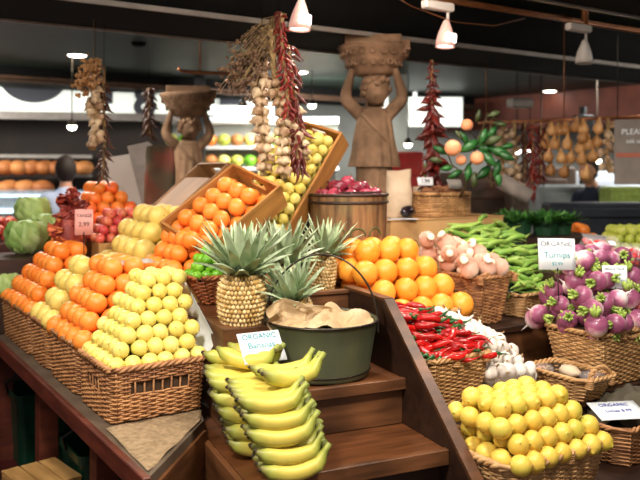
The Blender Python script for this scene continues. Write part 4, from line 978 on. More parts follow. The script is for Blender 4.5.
mb=MB(); mb.tube([(0,-.06,0),(0,-.20,0)],.003,6); mb.build('stick',M['metal'],c)
p=at(615,277,3.38); c=card(p,.105,.10,80,-.1,[('GRADE PACK',.014,.035,M['ink']),('ORGANIC',.014,.012,M['ink']),('Strawberry',.017,-.015,M['inkblue'])],'white price card between turnips and strawberry packs at right')
mb=MB(); mb.tube([(0,-.045,0),(0,-.18,0)],.003,6); mb.build('stick',M['metal'],c)
# strawberry packs
def strawpack(loc,label,rot=(0,0,0)):
    e_=empty('strawberry_pack',loc,0,label,'strawberry pack','strawberry packs'); e_.rotation_euler=rot
    mb=MB(); mb.box((0,0,.03),(.18,.12,.06),bev=.012); mb.build('clear_tray',M['film'],e_,smooth=False)
    for i in range(22):
        mb=MB(); c_=Vector((-.07+.035*(i%5)+R.uniform(-.004,.004),-.04+.04*((i//5)%3),.03+.028*(i//15)+R.uniform(0,.01))); ro=Euler((R.uniform(0,6),R.uniform(0,6),0)).to_matrix().to_4x4()
        mb.lathe([(.001,-.021),(.007,-.016),(.014,0),(.0155,.009),(.01,.016),(.001,.017)],9,Matrix.Translation(c_)@ro); mb.build('strawberry',M['straw'],e_)
    mb=MB(); mb.sheet(lambda u,v:Vector(((u-.5)*.19,(v-.5)*.13,.068+.012*math.sin(PI*u)*math.sin(PI*v)+.002*math.sin(30*u+20*v))),16,10,.0006); mb.build('clear_film',M['film'],e_)
    mb=MB(); mb.box((.03,-.01,.088),(.035,.03,.002)); mb.build('label_sticker',M['card'],e_,smooth=False); return e_
x,y=TP(bt_.x,bt_.y,.33,.50)
mb=MB(); mb.box((.2,.11,.0),(.40,.22,.20),bev=.003); o=mb.build('wooden_box',M['wooddark'],smooth=False,label='dark box under the strawberry packs behind the turnips',cat='box'); o.location=(x+.02,y+.05,.85+.0); o.rotation_euler.z=ANG; o.location.z=.848+.0
o.location.z=.94
for (px,py,Y,lb,ro) in ((598,254,3.75,'film wrapped strawberry pack behind the turnips, leftmost and highest',(.7,.1,.2)),(590,268,3.66,'film wrapped strawberry pack below the leftmost one, behind turnips',(.6,0,.1)),(634,262,3.9,'film wrapped strawberry pack cut by the right edge, upper',(.6,.1,.4)),(628,290,3.56,'film wrapped strawberry pack right of the small price card',(.6,0,.2)),(640,306,3.45,'lowest strawberry pack at the right edge',(.5,0,.5))):
    strawpack(at(px,py,Y),lb,ro)
p=at(632,318,3.34); card(p,.12,.05,50,.3,[('250g',.02,0,M['inkblue'])],'white price card at the right edge beside turnips')
# background oranges and green apples at right
mb=MB(); mb.box((0,0,.06),(1.0,.5,.12),bev=.004); p=at(610,256,4.9); o=mb.build('fruit_tray',M['redwood'],smooth=False,label='wooden tray of oranges and pale apples at the right back',cat='tray'); o.location=(p.x+.12,p.y+.2,p.z-.10); o.rotation_euler.z=.15
mb=MB(); mb.box((0,0,(p.z-.1)/2),(.95,.45,p.z-.1)); o=mb.build('stand',M['wooddark'],smooth=False,label='dark stand carrying the oranges and pale apples at right back',cat='stand'); o.location=(p.x+.12,p.y+.2,0); o.rotation_euler.z=.15
heap(Matrix.Translation((p.x-.28,p.y+.02,p.z+.05)),.075,4,4,3,(1,1,1,0),'orange','orange','orange','orange','orange','tray at right back','oranges at the right back')
heap(Matrix.Translation((p.x+.05,p.y+.04,p.z+.05)),.068,7,5,3,(1,0,1,0),'apple','greenapple','apple','apple','pale green apple','tray at right back','pale apples at the right back')
# ---------------------------------------------------------------- red chillies
bc=Vector((.385,2.725)); basket('wicker_basket',bc.x,bc.y,.31,.30,.648,.215,'wicker_light','tall wicker basket of red chillies beside the sloping board',handles=(('f',.66,.15,.0),),r=.03,taper=.035)
ch=[make_long('red_chilli',M['chilli'],.11,.0125,b_,M['leafgreen'],s_,10,.12) for s_,b_ in ((1,.10),(2,.2),(3,.28))]
def chh(a,b): return .02+.11*sm(0,.9,b)*(1-.55*sm(.35,1.1,a))
pts=[]
Mc=WM(bc.x+.045,bc.y+.02,.868)
for lay in range(3):
    for row in range(11):
        for col in range(5):
            a=(col+.5+R.uniform(-.3,.3))/5; b=(row+.5)/11
            hz=chh(a,b)-lay*.02
            if hz>-.01: pts.append(Mc@Vector((a*.25,b*.30,hz+R.uniform(-.004,.006))))
pts=pts[:150]
scat_multi(ch,pts,'glossy red chilli','chilli basket','red chillies in the tall basket','chilli',.03,lambda i,p:(R.uniform(0,6.28),R.uniform(-.25,.25),R.uniform(-.9,.9)+ANG*.3+(PI if R.random()<.4 else 0)))
# ---------------------------------------------------------------- garlic
gx,gy=TP(bc.x,bc.y,.325,.03)
basket('garlic_tray',gx,gy,.25,.34,.648,.05,'wicker_light','low wicker tray under the white garlic heap',r=.03)
def make_garlic():
    e_=empty('garlic_bulb'); r=.029; mb=MB(); mb.lathe([(r*a,r*b) for a,b in ((.001,-.72),(.25,-.78),(.6,-.72),(.92,-.4),(1,0),(.85,.42),(.5,.78),(.25,1.05),(.16,1.4),(.14,1.8),(.001,1.85))],24,wob=lambda q,i:1+(.07*abs(math.cos(3.5*q)) if 1<i<8 else 0)); mb.build('bulb',M['garlic'],e_)
    mb=MB(); mb.tube([(0,0,1.7*r),(.1*r,0,2.3*r)],.12*r,6); mb.build('stub',M['braid'],e_); return e_
pts=mound(WM(gx+.0,gy-.01,.69),.25,.36,lambda a,b:.05+.22*sm(-.25,.6,b)*(1-.5*a),.056,3,.15)
scatter(make_garlic(),pts,'white garlic bulb','heap beside chillies','garlic bulbs','garlic',.05,lambda i,p:(R.uniform(-1.6,1.6),R.uniform(-1.2,1.2),R.uniform(0,6.3)))
# small basket with packets
bx2,by2=1.0,2.93
basket('wicker_basket',bx2,by2,.20,.30,.648,.09,'wicker_light','small low wicker basket with round handle, below the turnip basket',handles=(('f',.5,.13,.045),),r=.03)
for k,(da,db,mm,lb) in enumerate(((.05,.24,'film','clear packet of pinkish nuts at the back of the small basket'),(.12,.16,'palebag','pale packet in the middle of the small low basket'),(.13,.05,'film','clear packet at the front of the small low basket'))):
    x,y=TP(bx2,by2,da,db); e_=empty('packet',(x,y,.735),ANG+k,lb,'packet'); mb=MB(); mb.ball((0,0,0),.05,(1.2,.8,.45),14,8,fn=lambda d:1+.08*math.sin(9*d.x+7*d.y)); mb.build('packet_skin',palebag if mm=='palebag' else M['film'],e_)
    mb=MB()
    for i in range(14): mb.ball((R.uniform(-.035,.035),R.uniform(-.022,.022),R.uniform(-.008,.012)),.009,(1.3,1,.8),8,5)
    mb.build('contents',mat('pink_nut','c08a78','8a7a4a',.6,20,island=True),e_)
# ---------------------------------------------------------------- bottom right lemons
bl=Vector((.562,2.285)); basket('wicker_basket',bl.x,bl.y,.47,.36,.478,.175,'wicker_light','wicker basket of lemons at the bottom right, nearest of all',handles=(('f',.42,.14,.0),),r=.05,taper=.03,rimr=.010)
heap(WM(bl.x+.035,bl.y+.035,.66),.066,7,5,4,(0,1,1.0,0),'lemon','lemon2','lemon','lemon','ripe lemon','bottom right basket','lemons in the bottom right basket',True,.07)
x,y=TP(1.07,2.72,0,0)
basket('wicker_basket',x,y,.40,.30,.478,.14,'wicker','wicker basket with dark cloth at the bottom right corner',r=.04)
e_=empty('dark_cloth',(x+.16,y+.30,.585),0,'dark crumpled cloth bag in the basket at the right edge','cloth'); crd=crumple(21,.05); mb=MB()
mb.sheet(lambda u,v:Vector(((u-.5)*.36,(v-.5)*.26,.10*math.sin(PI*u)*math.sin(PI*v)+crd(u*.4,v*.4)*.8)),22,18,.003); mb.build('cloth_fold',M['darkbag'],e_)
p=at(618,418,2.86); card((p.x,p.y,.66),.19,.12,14,.15,[('ORGANIC',.026,.035,M['inkblue']),('Limes 8.99',.024,-.005,M['inkblue'])],'white card with blue writing lying at bottom right')
# ---------------------------------------------------------------- bananas
def banana_proto(seed,bend):
    mb=MB(); n=16; P=[];Q=[]; ln=.195
    for i in range(n+1):
        t=i/n; x=(t-.5)*ln*.98; z=bend*((2*t-1)**2)*ln+(.035*ln/.2)*sm(.82,1,t); P.append(Vector((x,0,z)))
        if t<.04: q=.006
        elif t<.14: q=.008+.0145*(t-.04)/.10
        elif t<.8: q=.0225+.0025*math.sin(PI*(t-.14)/.66)
        else: q=.0225-.0150*sm(.8,.95,t)
        Q.append(q)
    # five sided cross section, softly ridged
    pts=P; k=len(pts); vs=[];fs=[];m=15
    for i in range(k):
        a=pts[max(i-1,0)]; b=pts[min(i+1,k-1)]; t=(b-a).normalized(); nn=Vector((0,1,0)); bb=t.cross(nn)
        for j in range(m):
            w_=2*PI*j/m; rr=Q[i]*(1+.045*math.cos(5*w_)); vs.append(pts[i]+(nn*math.cos(w_)+bb*math.sin(w_))*rr)
    for i in range(k-1):
        for j in range(m): j2=(j+1)%m; fs.append((i*m+j,i*m+j2,(i+1)*m+j2,(i+1)*m+j))
    fs.append(tuple(range(m-1,-1,-1))); fs.append(tuple((k-1)*m+j for j in range(m))); mb.add(vs,fs)
    return mb,P
bmesh_=[banana_proto(1,.13)[0].build('banana',M['banana']),banana_proto(2,.17)[0].build('banana',M['banana']),banana_proto(3,.15)[0].build('banana',M['banana'])]
M['btip']=mat('banana_tip','2a2014','3c3018',.8); M['bcrown']=mat('banana_neck','6f7a34','5a5026',.6)
tipm=MB(); tipm.ball((0,0,0),.0058,(1.1,1,1),8,6); TIP=tipm.build('tip',M['btip']).data
neck=MB(); neck.tube([(-.012,0,0),(.008,0,.006)],[.008,.010],8); NECK=neck.build('neck',M['bcrown']).data
for o in list(SC.objects):
    if o.name.split('.')[0] in('tip','neck'): bpy.data.objects.remove(o)
BM=[o.data for o in bmesh_]
for o in bmesh_: bpy.data.objects.remove(o)
def bunch(x,y,z,n,label,rz,step=.037,tilt=0,fan=.06,drop=0,half=.0975):
    e_=empty('banana_bunch',(x,y,z),rz,label,'banana bunch','banana bunches stacked on the step')
    for i in range(n):
        o=bpy.data.objects.new('banana',BM[R.randrange(3)]); COL.objects.link(o); o.parent=e_
        yy=(i-(n-1)/2)*step; o.location=(R.uniform(-.006,.006),yy,R.uniform(-.004,.004)+drop*i); o.rotation_euler=(R.uniform(-.25,.25),tilt+R.uniform(-.05,.05),-fan*(i-(n-1)/2)+R.uniform(-.04,.04)); s=R.uniform(.97,1.05); o.scale=(s*1.1,s,s)
        t=bpy.data.objects.new('tip',TIP); COL.objects.link(t); t.parent=o; t.location=(-.0955,0,.028)
    mb=MB(); w_=(n-1)/2*step*.75; mb.tube([(.092,-w_,.040),(.104,0,.046),(.092,w_,.040)],[.009,.013,.009],8); mb.build('crown',M['bcrown'],e_)
    return e_
# stack on the lower tread: layers of two bunches along the depth of the step
S0=Vector((-.045,2.215)) # near end of the bottom layer
rzB=rad(12)
du=Vector((-.50,.866)).normalized(); dv=Vector((du.y,-du.x))
WHERE=['bottom layer','second layer up','third layer up','fourth layer up','fifth layer up']
for k in range(5):
    n_=(5,5)
    for j in range(2):
        base=S0+du*(.012*k*1.2+.085+j*.215)+dv*(-.012*k+ (0.0))
        bunch(base.x,base.y,.684+.047*k+(.0)+.004*j,5,'yellow banana bunch, %s, %s of the stack'%(['near end','far end'][j],WHERE[k]),rzB+.05*math.sin(k*2)-j*.05,step=.043)
tb_=S0+du*.16
bunch(tb_.x+.03,tb_.y+.02,.917,3,'loose top banana bunch with stems up, on top of the stack',rzB+.2,tilt=-.02,step=.036,fan=.2)
bunch(tb_.x-.10,tb_.y+.15,.935,2,'two greenish bananas lying on the top left of the stack',rzB-.6,tilt=.1,step=.04,fan=.25)
bunch(tb_.x-.16,tb_.y+.26,.915,1,'single yellow banana at the top left back of the stack',rzB+.1,step=.04)
p=at(262,356,2.52); card((p.x,p.y,p.z+.03),.15,.11,50,.5,[('ORGANIC',.027,.038,M['teal']),('Bananas',.03,.006,M['teal'])],'white sign with teal writing standing on the banana stack')
# ---------------------------------------------------------------- hanging strings
def hang(name,top,length,label,cat,build):
    e_=empty(name,top,0,label,cat); build(e_,length); top=Vector(top)
    if 'rail' not in label:
        b_=top.dot(Uu); zt_=(ZB if B1-.02<b_<B2+.02 else ZC)
        mb=MB(); mb.tube([(0,0,-.02),(0,0,zt_-top.z)],.0012,5); mb.build('string',M['beam'],e_)
    return e_
GB=MB(); r=.024; GB.lathe([(r*a,r*b) for a,b in ((.001,-.9),(.3,-.88),(.75,-.6),(1,-.05),(.9,.4),(.5,.85),(.22,1.2),(.15,1.7),(.001,1.75))],14,wob=lambda q,i:1+(.07*abs(math.cos(3*q)) if 1<i<7 else 0)); t_=GB.build('garlic_bulb',M['garlic_old']); GBM=t_.data; bpy.data.objects.remove(t_)
def chmesh(mk,ln=.07,r_=.008,b_=.18,seed=1):
    mb=MB(); P=[];Q=[]
    for i in range(9): t=i/8; P.append(Vector((t*ln,b_*math.sin(PI*t)*ln,-.15*ln*t*t+.05*ln*math.sin(5*t+seed)))); Q.append(r_*(.4+.6*sm(0,.2,t))*(1-.85*sm(.4,1,t)))
    mb.tube(P,Q,7); o=mb.build('dried_chilli',M[mk]); d=o.data; bpy.data.objects.remove(o); return d
CH={k:chmesh(k) for k in('dried','dried_red','dried_brown')}; CH['fat']=chmesh('dried',.075,.015,.1,3)
def put(me,name,par,loc,rot,s=1):
    o=bpy.data.objects.new(name,me); COL.objects.link(o); o.parent=par; o.location=loc; o.rotation_euler=rot; o.scale=(s,s,s); return o
def wob_cord(length,amp,seed,n=16): 
    return [Vector((amp*math.sin(seed+i*.5)*i/n,amp*.6*math.cos(seed*2+i*.4)*i/n,-length*i/n)) for i in range(n+1)]
def garlic_braid(n,s=1,drift=(0,0),seed=1,start=.3):
    def b(e_,length):
        mb=MB(); c=[p+Vector((drift[0]*(-p.z/length),drift[1]*(-p.z/length),0)) for p in wob_cord(length,.012,seed)]
        for ph in (0,2.1,4.2): mb.tube([p+Vector((.008*math.cos(i*1.3+ph),.008*math.sin(i*1.3+ph),0)) for i,p in enumerate(c)],.008,6)
        mb.build('stalk_braid',M['braid'],e_)
        for i in range(n):
            t=start+(1-start)*(i+.5)/n; k=t*16; a=c[min(16,int(k))]; q=i*2.2+seed; rr=R.uniform(.016,.036)*s; q+=R.uniform(-.5,.5)
            put(GBM,'garlic_bulb',e_,a+Vector((rr*math.cos(q),rr*math.sin(q)-.005,0)),(R.uniform(1.4,3.0) ,R.uniform(-.7,.7),q-PI/2+PI),s*R.uniform(.85,1.15))
    return b
def ristra(n,mk,s=1,drift=(0,0),seed=1,start=.05,w_=.02,prof=None):
    def b(e_,length):
        mb=MB(); c=[p+Vector((drift[0]*(-p.z/length),drift[1]*(-p.z/length),0)) for p in wob_cord(length,.008,seed)]
        mb.tube(c,.008,6); mb.build('cord',M['braid'],e_)
        for i in range(n):
            t=start+(1-start)*i/n; a=c[min(16,int(t*16))].lerp(c[min(16,int(t*16)+1)],t*16-int(t*16)); q=i*2.4+seed
            k=(prof(t) if prof else 1)
            put(CH[mk],'dried_chilli',e_,a+Vector((.006*math.cos(q),.006*math.sin(q),0)),(R.uniform(-.5,.5),R.uniform(.1,1.25),q),s*k*R.uniform(.8,1.2))
    return b
YH=3.35
def HP(px,py,Y): return at(px,py,Y)
def hl(px0,py0,px1,py1,Y):
    a=at(px0,py0,Y); b=at(px1,py1,Y); return a,a.z-b.z,(b.x-a.x,0)
# central hanging group
a,l,dr=hl(262,28,262,176,3.3); hang('garlic_braid',a,l,'long left garlic braid hanging in the middle group','garlic braid',garlic_braid(34,.82,(-.0,0),1,.30))
a,l,dr=hl(270,26,287,180,3.27); hang('garlic_braid',a,l,'second garlic braid in the middle group, drifting right','garlic braid',garlic_braid(30,.8,(dr[0],0),3,.38))
a,l,dr=hl(276,30,306,160,3.33); hang('garlic_braid',a,l,'rightmost garlic braid of middle group, ending beside dark chillies','garlic braid',garlic_braid(26,.8,(dr[0],0),5,.45))
a,l,dr=hl(280,12,288,118,3.24); hang('chilli_string',a,l,'bright red chilli string at the front of the middle hanging group','chilli string',ristra(84,'dried_red',.62,(dr[0],0),2,.0))
a,l,dr=hl(288,45,301,172,3.30); hang('chilli_string',a,l,'dark chilli string with spiky pods on right of middle group','chilli string',ristra(70,'dried',1.0,(dr[0],0),4,.0))
# seedhead bunch
sb=empty('seedhead_bunch',at(282,14,3.32),0,'big brown bunch of dried seedheads hanging left of the red chillies','dried flowers')
tipd=(at(244,74,3.3)-sb.location)
stm=MB(); hd=MB()
for i in range(190):
    f=R.random()**.8; s0=Vector((R.uniform(-.02,.02),R.uniform(-.02,.02),0)); wv=Vector((R.gauss(0,.04),R.gauss(0,.04),R.gauss(0,.04))); e0=tipd*(.35+.75*f)+wv*(.5+.8*f)
    stm.tube([s0,e0*.5+wv*.2,e0],.0013,3,cap=False)
    for q in range(4):
        c_=e0+Vector((R.gauss(0,.012),R.gauss(0,.012),R.gauss(0,.012))); hd.ball(c_,R.uniform(.005,.010),(1,1,1),5,4)
stm.build('stalks',M['braid'],sb); hd.build('seedheads',M['flowers'],sb,smooth=False,kind='stuff')
mb=MB(); mb.tube([(0,0,.0),(0,0,ZC-sb.location.z)],.0015,6); mb.build('string',M['beam'],sb)
# other strings
a,l,dr=hl(95,62,97,150,4.2); hang('garlic_braid',a,l,'brightly lit pale garlic braid hanging at the left','garlic braid',garlic_braid(28,.9,(0,0),2,.15))
a,l,dr=hl(104,66,106,180,4.25); hang('chilli_string',a,l,'dark chilli string hanging just right of left garlic braid','chilli string',ristra(60,'dried_brown',.85,(0,0),3,.15))
sb=empty('dried_flowers',at(93,62,4.15),0,'tan dried flower bunch tied to the left garlic braid','dried flowers'); hd=MB()
td=at(80,92,4.15)-sb.location
for i in range(170):
    f=R.random(); c_=td*f+Vector((R.gauss(0,.025),R.gauss(0,.025),R.gauss(0,.02))); hd.ball(c_,R.uniform(.006,.012),(1,1,1),5,4)
hd.build('flower_heads',mat('tan_flower','c89a68','94683c',.9,30,island=True),sb,smooth=False,kind='stuff'); mb=MB(); mb.tube([(0,0,0),(.01,0,ZC-sb.location.z)],.0012,6); mb.tube([(0,0,0),td*.9],.006,6); mb.build('string',M['braid'],sb)
a,l,dr=hl(149,88,150,136,5.3); hang('chilli_string',a,l,'dark dried string hanging in front of the sign letters','chilli string',ristra(46,'dried_brown',1.1,(0,0),6,.0))
a,l,dr=hl(432,60,434,192,4.5); hang('chilli_string',a,l,'long dark red chilli string hanging alone right of the tall statue','chilli string',ristra(90,'fat',1.15,(0,0),8,.0,prof=lambda t:.45+.75*sm(.1,.45,t)))
# rail with dried goods on the right
rl=MB(); ra=at(478,123,5.8); rb=at(660,116,5.2); rl.tube([ra,rb],.012,8); [rl.tube([ra.lerp(rb,f),Vector((ra.lerp(rb,f).x,ra.lerp(rb,f).y,ZC))],.004,5) for f in (.05,.5,.95)]; rl.build('hanging_rail',M['copper'],label='horizontal rail at right from which the dried goods hang',cat='rail')
defs=[(492,5,'r','dried_brown',66,50),(505,5,'g',None,60,14),(518,5,'g',None,72,18),(529,5,'r','dried_brown',58,50),(537,5,'r','dried_red',78,60),(546,5,'r','dried',62,50),(612,5,'g',None,55,12)]
WH=['first from left','second from left','third from left','fourth from left','fifth from left','sixth from left','rightmost, beside the notice']
for i,(px,_,t,mk,ln,n) in enumerate(defs):
    Y=5.8-.6*(px-478)/182; f=(px-478)/182; a=ra.lerp(rb,f); a=Vector((a.x,a.y,a.z)); l=ln/F*a.y
    if t=='r': hang('chilli_string',a,l,'dried chilli string on the right rail, %s'%WH[i],'chilli string',ristra(n,mk,1.0,(0,0),i,.05))
    else: hang('garlic_braid',a,l,'dry garlic braid on the right rail, %s'%WH[i],'garlic braid',garlic_braid(n,1.1,(0,0),i,.15))
gd=[(553,150,172),(561,120,135),(572,112,168),(577,130,165),(586,122,178),(592,140,172),(603,130,165),(566,138,178)]
gk=0
for i,(px,py,pe) in enumerate([(553,128,172),(563,122,160),(573,112,175),(585,128,150),(590,135,178),(601,122,160)]):
    f=(px-478)/182; a=ra.lerp(rb,f); e_=empty('dried_gourds',a,0,'cluster of tan dried gourds on the right rail, %s'%['first from left','second from left','third from left','fourth from left','fifth from left','sixth from left'][i],'gourds','gourd clusters on the rail')
    l=(pe-118)/F*a.y; mb=MB(); mb.tube([(0,0,.0),(.01,0,-l*.6),(0,0,-l)],.007,6); mb.build('cord',M['braid'],e_)
    nn=max(3,int(l/.085))
    for k in range(nn):
        q=k*2.3+i; z=-l*(k+.6)/nn; mb=MB(); mb.lathe([(.001,-.055),(.03,-.048),(.042,-.02),(.034,.01),(.014,.035),(.009,.06),(.001,.075)],12,Matrix.Translation((.025*math.cos(q),.025*math.sin(q),z))@Matrix.Rotation(.4*math.sin(q*3),4,'X')@Matrix.Scale(.95,4),wob=lambda qq,ii:1+.08*math.sin(3*qq)); mb.build('gourd',M['gourd'],e_)
# ---------------------------------------------------------------- statues
def statue(loc,s,rz,label):
    e_=empty('stone_statue',loc,rz,label,'statue'); st=M['stone']
    me=bpy.data.meshes.new('figure'); J=[]; E_=[]; RR=[]
    def j(p,r_,par=None):
        J.append(p); RR.append(r_)
        if par is not None: E_.append((par,len(J)-1))
        return len(J)-1
    pel=j((0,0,.42),(.095,.075)); wai=j((0,-.005,.52),(.082,.066),pel); che=j((.0,0,.62),(.092,.07),wai); nk=j((.005,-.005,.70),(.045,.045),che); hd_=j((.01,-.012,.745),(.03,.03),nk)
    for sg in (-1,1):
        sh_=j((sg*.088,0,.66),(.050,.046),che); el_=j((sg*.165,-.03,.735),(.044,.042),sh_); el2=j((sg*.172,-.03,.775),(.040,.038),el_); wr=j((sg*.138,-.045,.88),(.029,.026),el2); ha=j((sg*.128,-.055,.935),(.03,.017),wr)
    for sg in (-1,1):
        hip=j((sg*.055,0,.36),(.075,.07),pel); kn=j((sg*.055,-.015,.16),(.052,.05),hip); an=j((sg*.055,0,-.06),(.036,.036),kn)
    me.from_pydata(J,E_,[]); o=bpy.data.objects.new('figure',me); COL.objects.link(o); o.modifiers.new('s','SKIN')
    for v,r_ in zip(me.skin_vertices[0].data,RR): v.radius=r_
    me.skin_vertices[0].data[0].use_root=True
    o.modifiers['s'].use_smooth_shade=True; sd=o.modifiers.new('b','SUBSURF'); sd.levels=2; sd.render_levels=2
    bpy.context.view_layer.update(); dg=bpy.context.evaluated_depsgraph_get(); m2=bpy.data.meshes.new_from_object(o.evaluated_get(dg)); bpy.data.objects.remove(o)
    m2.materials.clear(); m2.materials.append(st); m2.name='figure'; o=bpy.data.objects.new('figure',m2); COL.objects.link(o); o.parent=e_
    # head with face
    def hf(d):
        x,y,z=d; k=1.0
        k+=.16*math.exp(-((x/.15)**2+((z+.08)/.18)**2))*(y<-.3)*1.3   # nose
        k+=.05*math.exp(-(((abs(x)-.45)/.22)**2+((z+.35)/.25)**2))*(y<0)  # cheeks
        k-=.12*math.exp(-(((abs(x)-.33)/.16)**2+((z-.12)/.11)**2))*(y<0)  # eye sockets
        k-=.08*math.exp(-((x/.28)**2+((z+.48)/.07)**2))*(y<0)            # mouth
        k+=.05*math.exp(-((x/.2)**2+((z+.80)/.2)**2))*(y<0)
        return k
    HM=Matrix.Translation((.012,-.02,.80))@Matrix.Rotation(.25,4,'X')@Matrix.Rotation(.3,4,'Z')
    mb=MB(); mb.ball((0,0,0),.084,(.9,.98,1.08),36,28,HM,hf); mb.build('head',st,e_)
    mb=MB()
    for i in range(46):
        z=1-1.35*i/46; q=i*2.4; rr=math.sqrt(max(0,1-z*z)); d=Vector((rr*math.cos(q),rr*math.sin(q),z))
        if d.y<-.35 and d.z<.5: continue
        mb.ball(HM@(Vector((d.x*.9,d.y*.98,d.z*1.08))*.087),.022,(1,1,1),8,6)
    mb.build('curly_hair',st,e_)
    # draped tunic and skirt
    def tun(z0,z1,r0,r1,fr,n=12,amp=.11,squ=.72):
        mb=MB(); 
        def f(u,v):
            q=2*PI*u; r_=r0+(r1-r0)*v; r_*=1+amp*v*math.sin(n*q+2*math.sin(q+fr))+.02*math.sin(5*q+9*v); return Vector((r_*math.cos(q),r_*squ*math.sin(q)-.005,z0+(z1-z0)*v))
        mb.sheet(f,96,18); return mb
    tun(.665,.34,.098,.145,.4).build('tunic',st,e_); tun(.40,.0,.10,.125,2,9,.10).build('skirt',st,e_)
    mb=MB(); mb.tube([(.1*math.cos(t),.078*math.sin(t),.55+.01*math.sin(2*t)) for t in [i*PI/16 for i in range(32)]],.010,6,closed=True)
    mb.tube([(-.07,-.06,.66),(.0,-.085,.58),(.08,-.075,.50),(.10,-.02,.44)],.014,7); mb.build('sash',st,e_)
    # hands on the basket
    for sg in (-1,1):
        mb=MB()
        for i in range(4): mb.tube([(sg*(.135-.012*i),-.065-.004*i,.925),(sg*(.13-.012*i),-.085-.003*i,.955),(sg*(.126-.012*i),-.082,.985)],[.008,.007,.005],6)
        mb.tube([(sg*.112,-.05,.915),(sg*.10,-.072,.94)],[.009,.006],6); mb.build('fingers',st,e_)
    # carved basket bowl on the head
    mb=MB(); mb.lathe([(.001,.885),(.10,.885),(.12,.90),(.15,.94),(.185,.99),(.205,1.035),(.22,1.05),(.212,1.065),(.001,1.065)],64,wob=lambda q,i:1+(.02*math.sin(16*q+(i%2)*3.14) if i>1 else 0)); mb.build('basket_bowl',st,e_)
    mb=MB()
    for i in range(20):
        q=2*PI*i/20
        for (rr,z,w_) in ((.165,.955,.017),(.20,1.015,.019)):
            mb.tube([((rr+.004)*math.cos(q+w_/rr*math.cos(t)),(rr+.004)*math.sin(q+w_/rr*math.cos(t)),z+w_*math.sin(t)) for t in [k*PI/5 for k in range(10)]],.005,5,closed=True)
    mb.build('carved_rings',st,e_)
    mb=MB(); mb.box((0,0,1.09),(.33,.30,.05),bev=.004); mb.box((.17,.0,1.06),(.09,.2,.06),bev=.004); mb.build('capital',st,e_,smooth=False)
    mb=MB(); mb.box((0,0,-.04),(.36,.34,.08),bev=.006); mb.box((0,0,-.60),(.28,.26,1.05),bev=.004); mb.build('pedestal',st,e_,smooth=False)
    e_.scale=(s,s,s); return e_
sp_=at(374,34,4.75); s_=1.02; statue((sp_.x,4.75,ZB-1.115*s_),s_,rad(-6),'tall stone figure of a child holding a carved basket on its head')
sp_=at(188,94,5.9); s_=.98; st2=statue((sp_.x,5.9,sp_.z-1.065*s_),s_,rad(10),'second stone figure, farther back on the left, by the black post')
mb=MB(); mb.box((0,0,0),(.1,.1,2.64),bev=.004); o=mb.build('black_post',M['black'],smooth=False,label='black square post right of the farther stone figure',cat='post'); p=at(200,150,9.2); o.location=(p.x,9.2,1.33); o.scale=(1.2,1,1)
mb=MB(); mb.tube([(0,0,0),(0,0,2.655)],.026,12); mb.lathe([(.09,0),(.09,.015),(.03,.03)],16); mb.box((0,0,2.45),(.14,.1,.2),bev=.01); o=mb.build('black_post',M['black'],smooth=False,label='slim black post standing behind the turnip sign at right',cat='post'); p=at(583,180,8.0); o.location=(p.x,8.0,.001); o.scale=(1.4,1.4,.83)
wc=at(397,150,9.0); mb=MB(); mb.box((wc.x,9.0,1.33),(.22,.2,2.65),bev=.004); mb.build('white_column',M['wallpale'],smooth=False,label='pale square column right behind the tall stone figure',cat='column')
# ---------------------------------------------------------------- scale and bag on the left
e_=empty('weighing_scale',at(128,205,5.0)-Vector((0,0,.12)),.15,'white weighing machine with a leaning grey fan panel at the left','scale')
mb=MB(); mb.prism([(-.16,-.12),(.14,-.12),(.14,.12),(-.16,.12)],0,.12); mb.build('base',M['steel'],e_,smooth=False)
mb=MB(); vs=[(-.15,-.06,.12),(.12,-.06,.12),(.07,-.02,.46),(-.17,-.02,.42),(-.15,.08,.12),(.12,.08,.12),(.07,.05,.46),(-.17,.05,.42)]; mb.add(vs,[(0,1,2,3),(7,6,5,4),(0,4,5,1),(1,5,6,2),(2,6,7,3),(3,7,4,0)]); mb.build('back_panel',M['white'],e_,smooth=False)
mb=MB(); vs=[(.10,-.09,.10),(.20,-.09,.12),(.22,-.05,.46),(.13,-.05,.53),(.0,-.05,.50)]; vs2=[(x,y+.03,z) for x,y,z in vs]; mb.add(vs+vs2,[(0,1,2,3,4),(9,8,7,6,5)]+[(i,5+i,5+(i+1)%5,(i+1)%5) for i in range(5)]); mb.build('fan_panel',M['steel'],e_,smooth=False)
mb=MB(); mb.box((0,0,-.5),(.4,.3,1.0)); mb.build('stand',M['wooddark'],e_,smooth=False)
pb=at(160,208,4.75); pb_=bag((pb.x,4.75,pb.z-.1),.19,.12,.48,mat('faded_print_bag','7c6c54','54503c',.8,5,.2,30,.2,c3='b0584c',c3amt=.8,c3scale=4),'faded printed bag standing before the farther stone figure',31,'printed_bag')
mb=MB(); zt_=pb.z-.102; mb.box((0,0,zt_/2),(.3,.25,zt_)); o=mb.build('bag_stand',M['wooddark'],smooth=False,label='dark stand beneath the faded printed bag',cat='stand'); o.location=(pb.x,4.75,0)
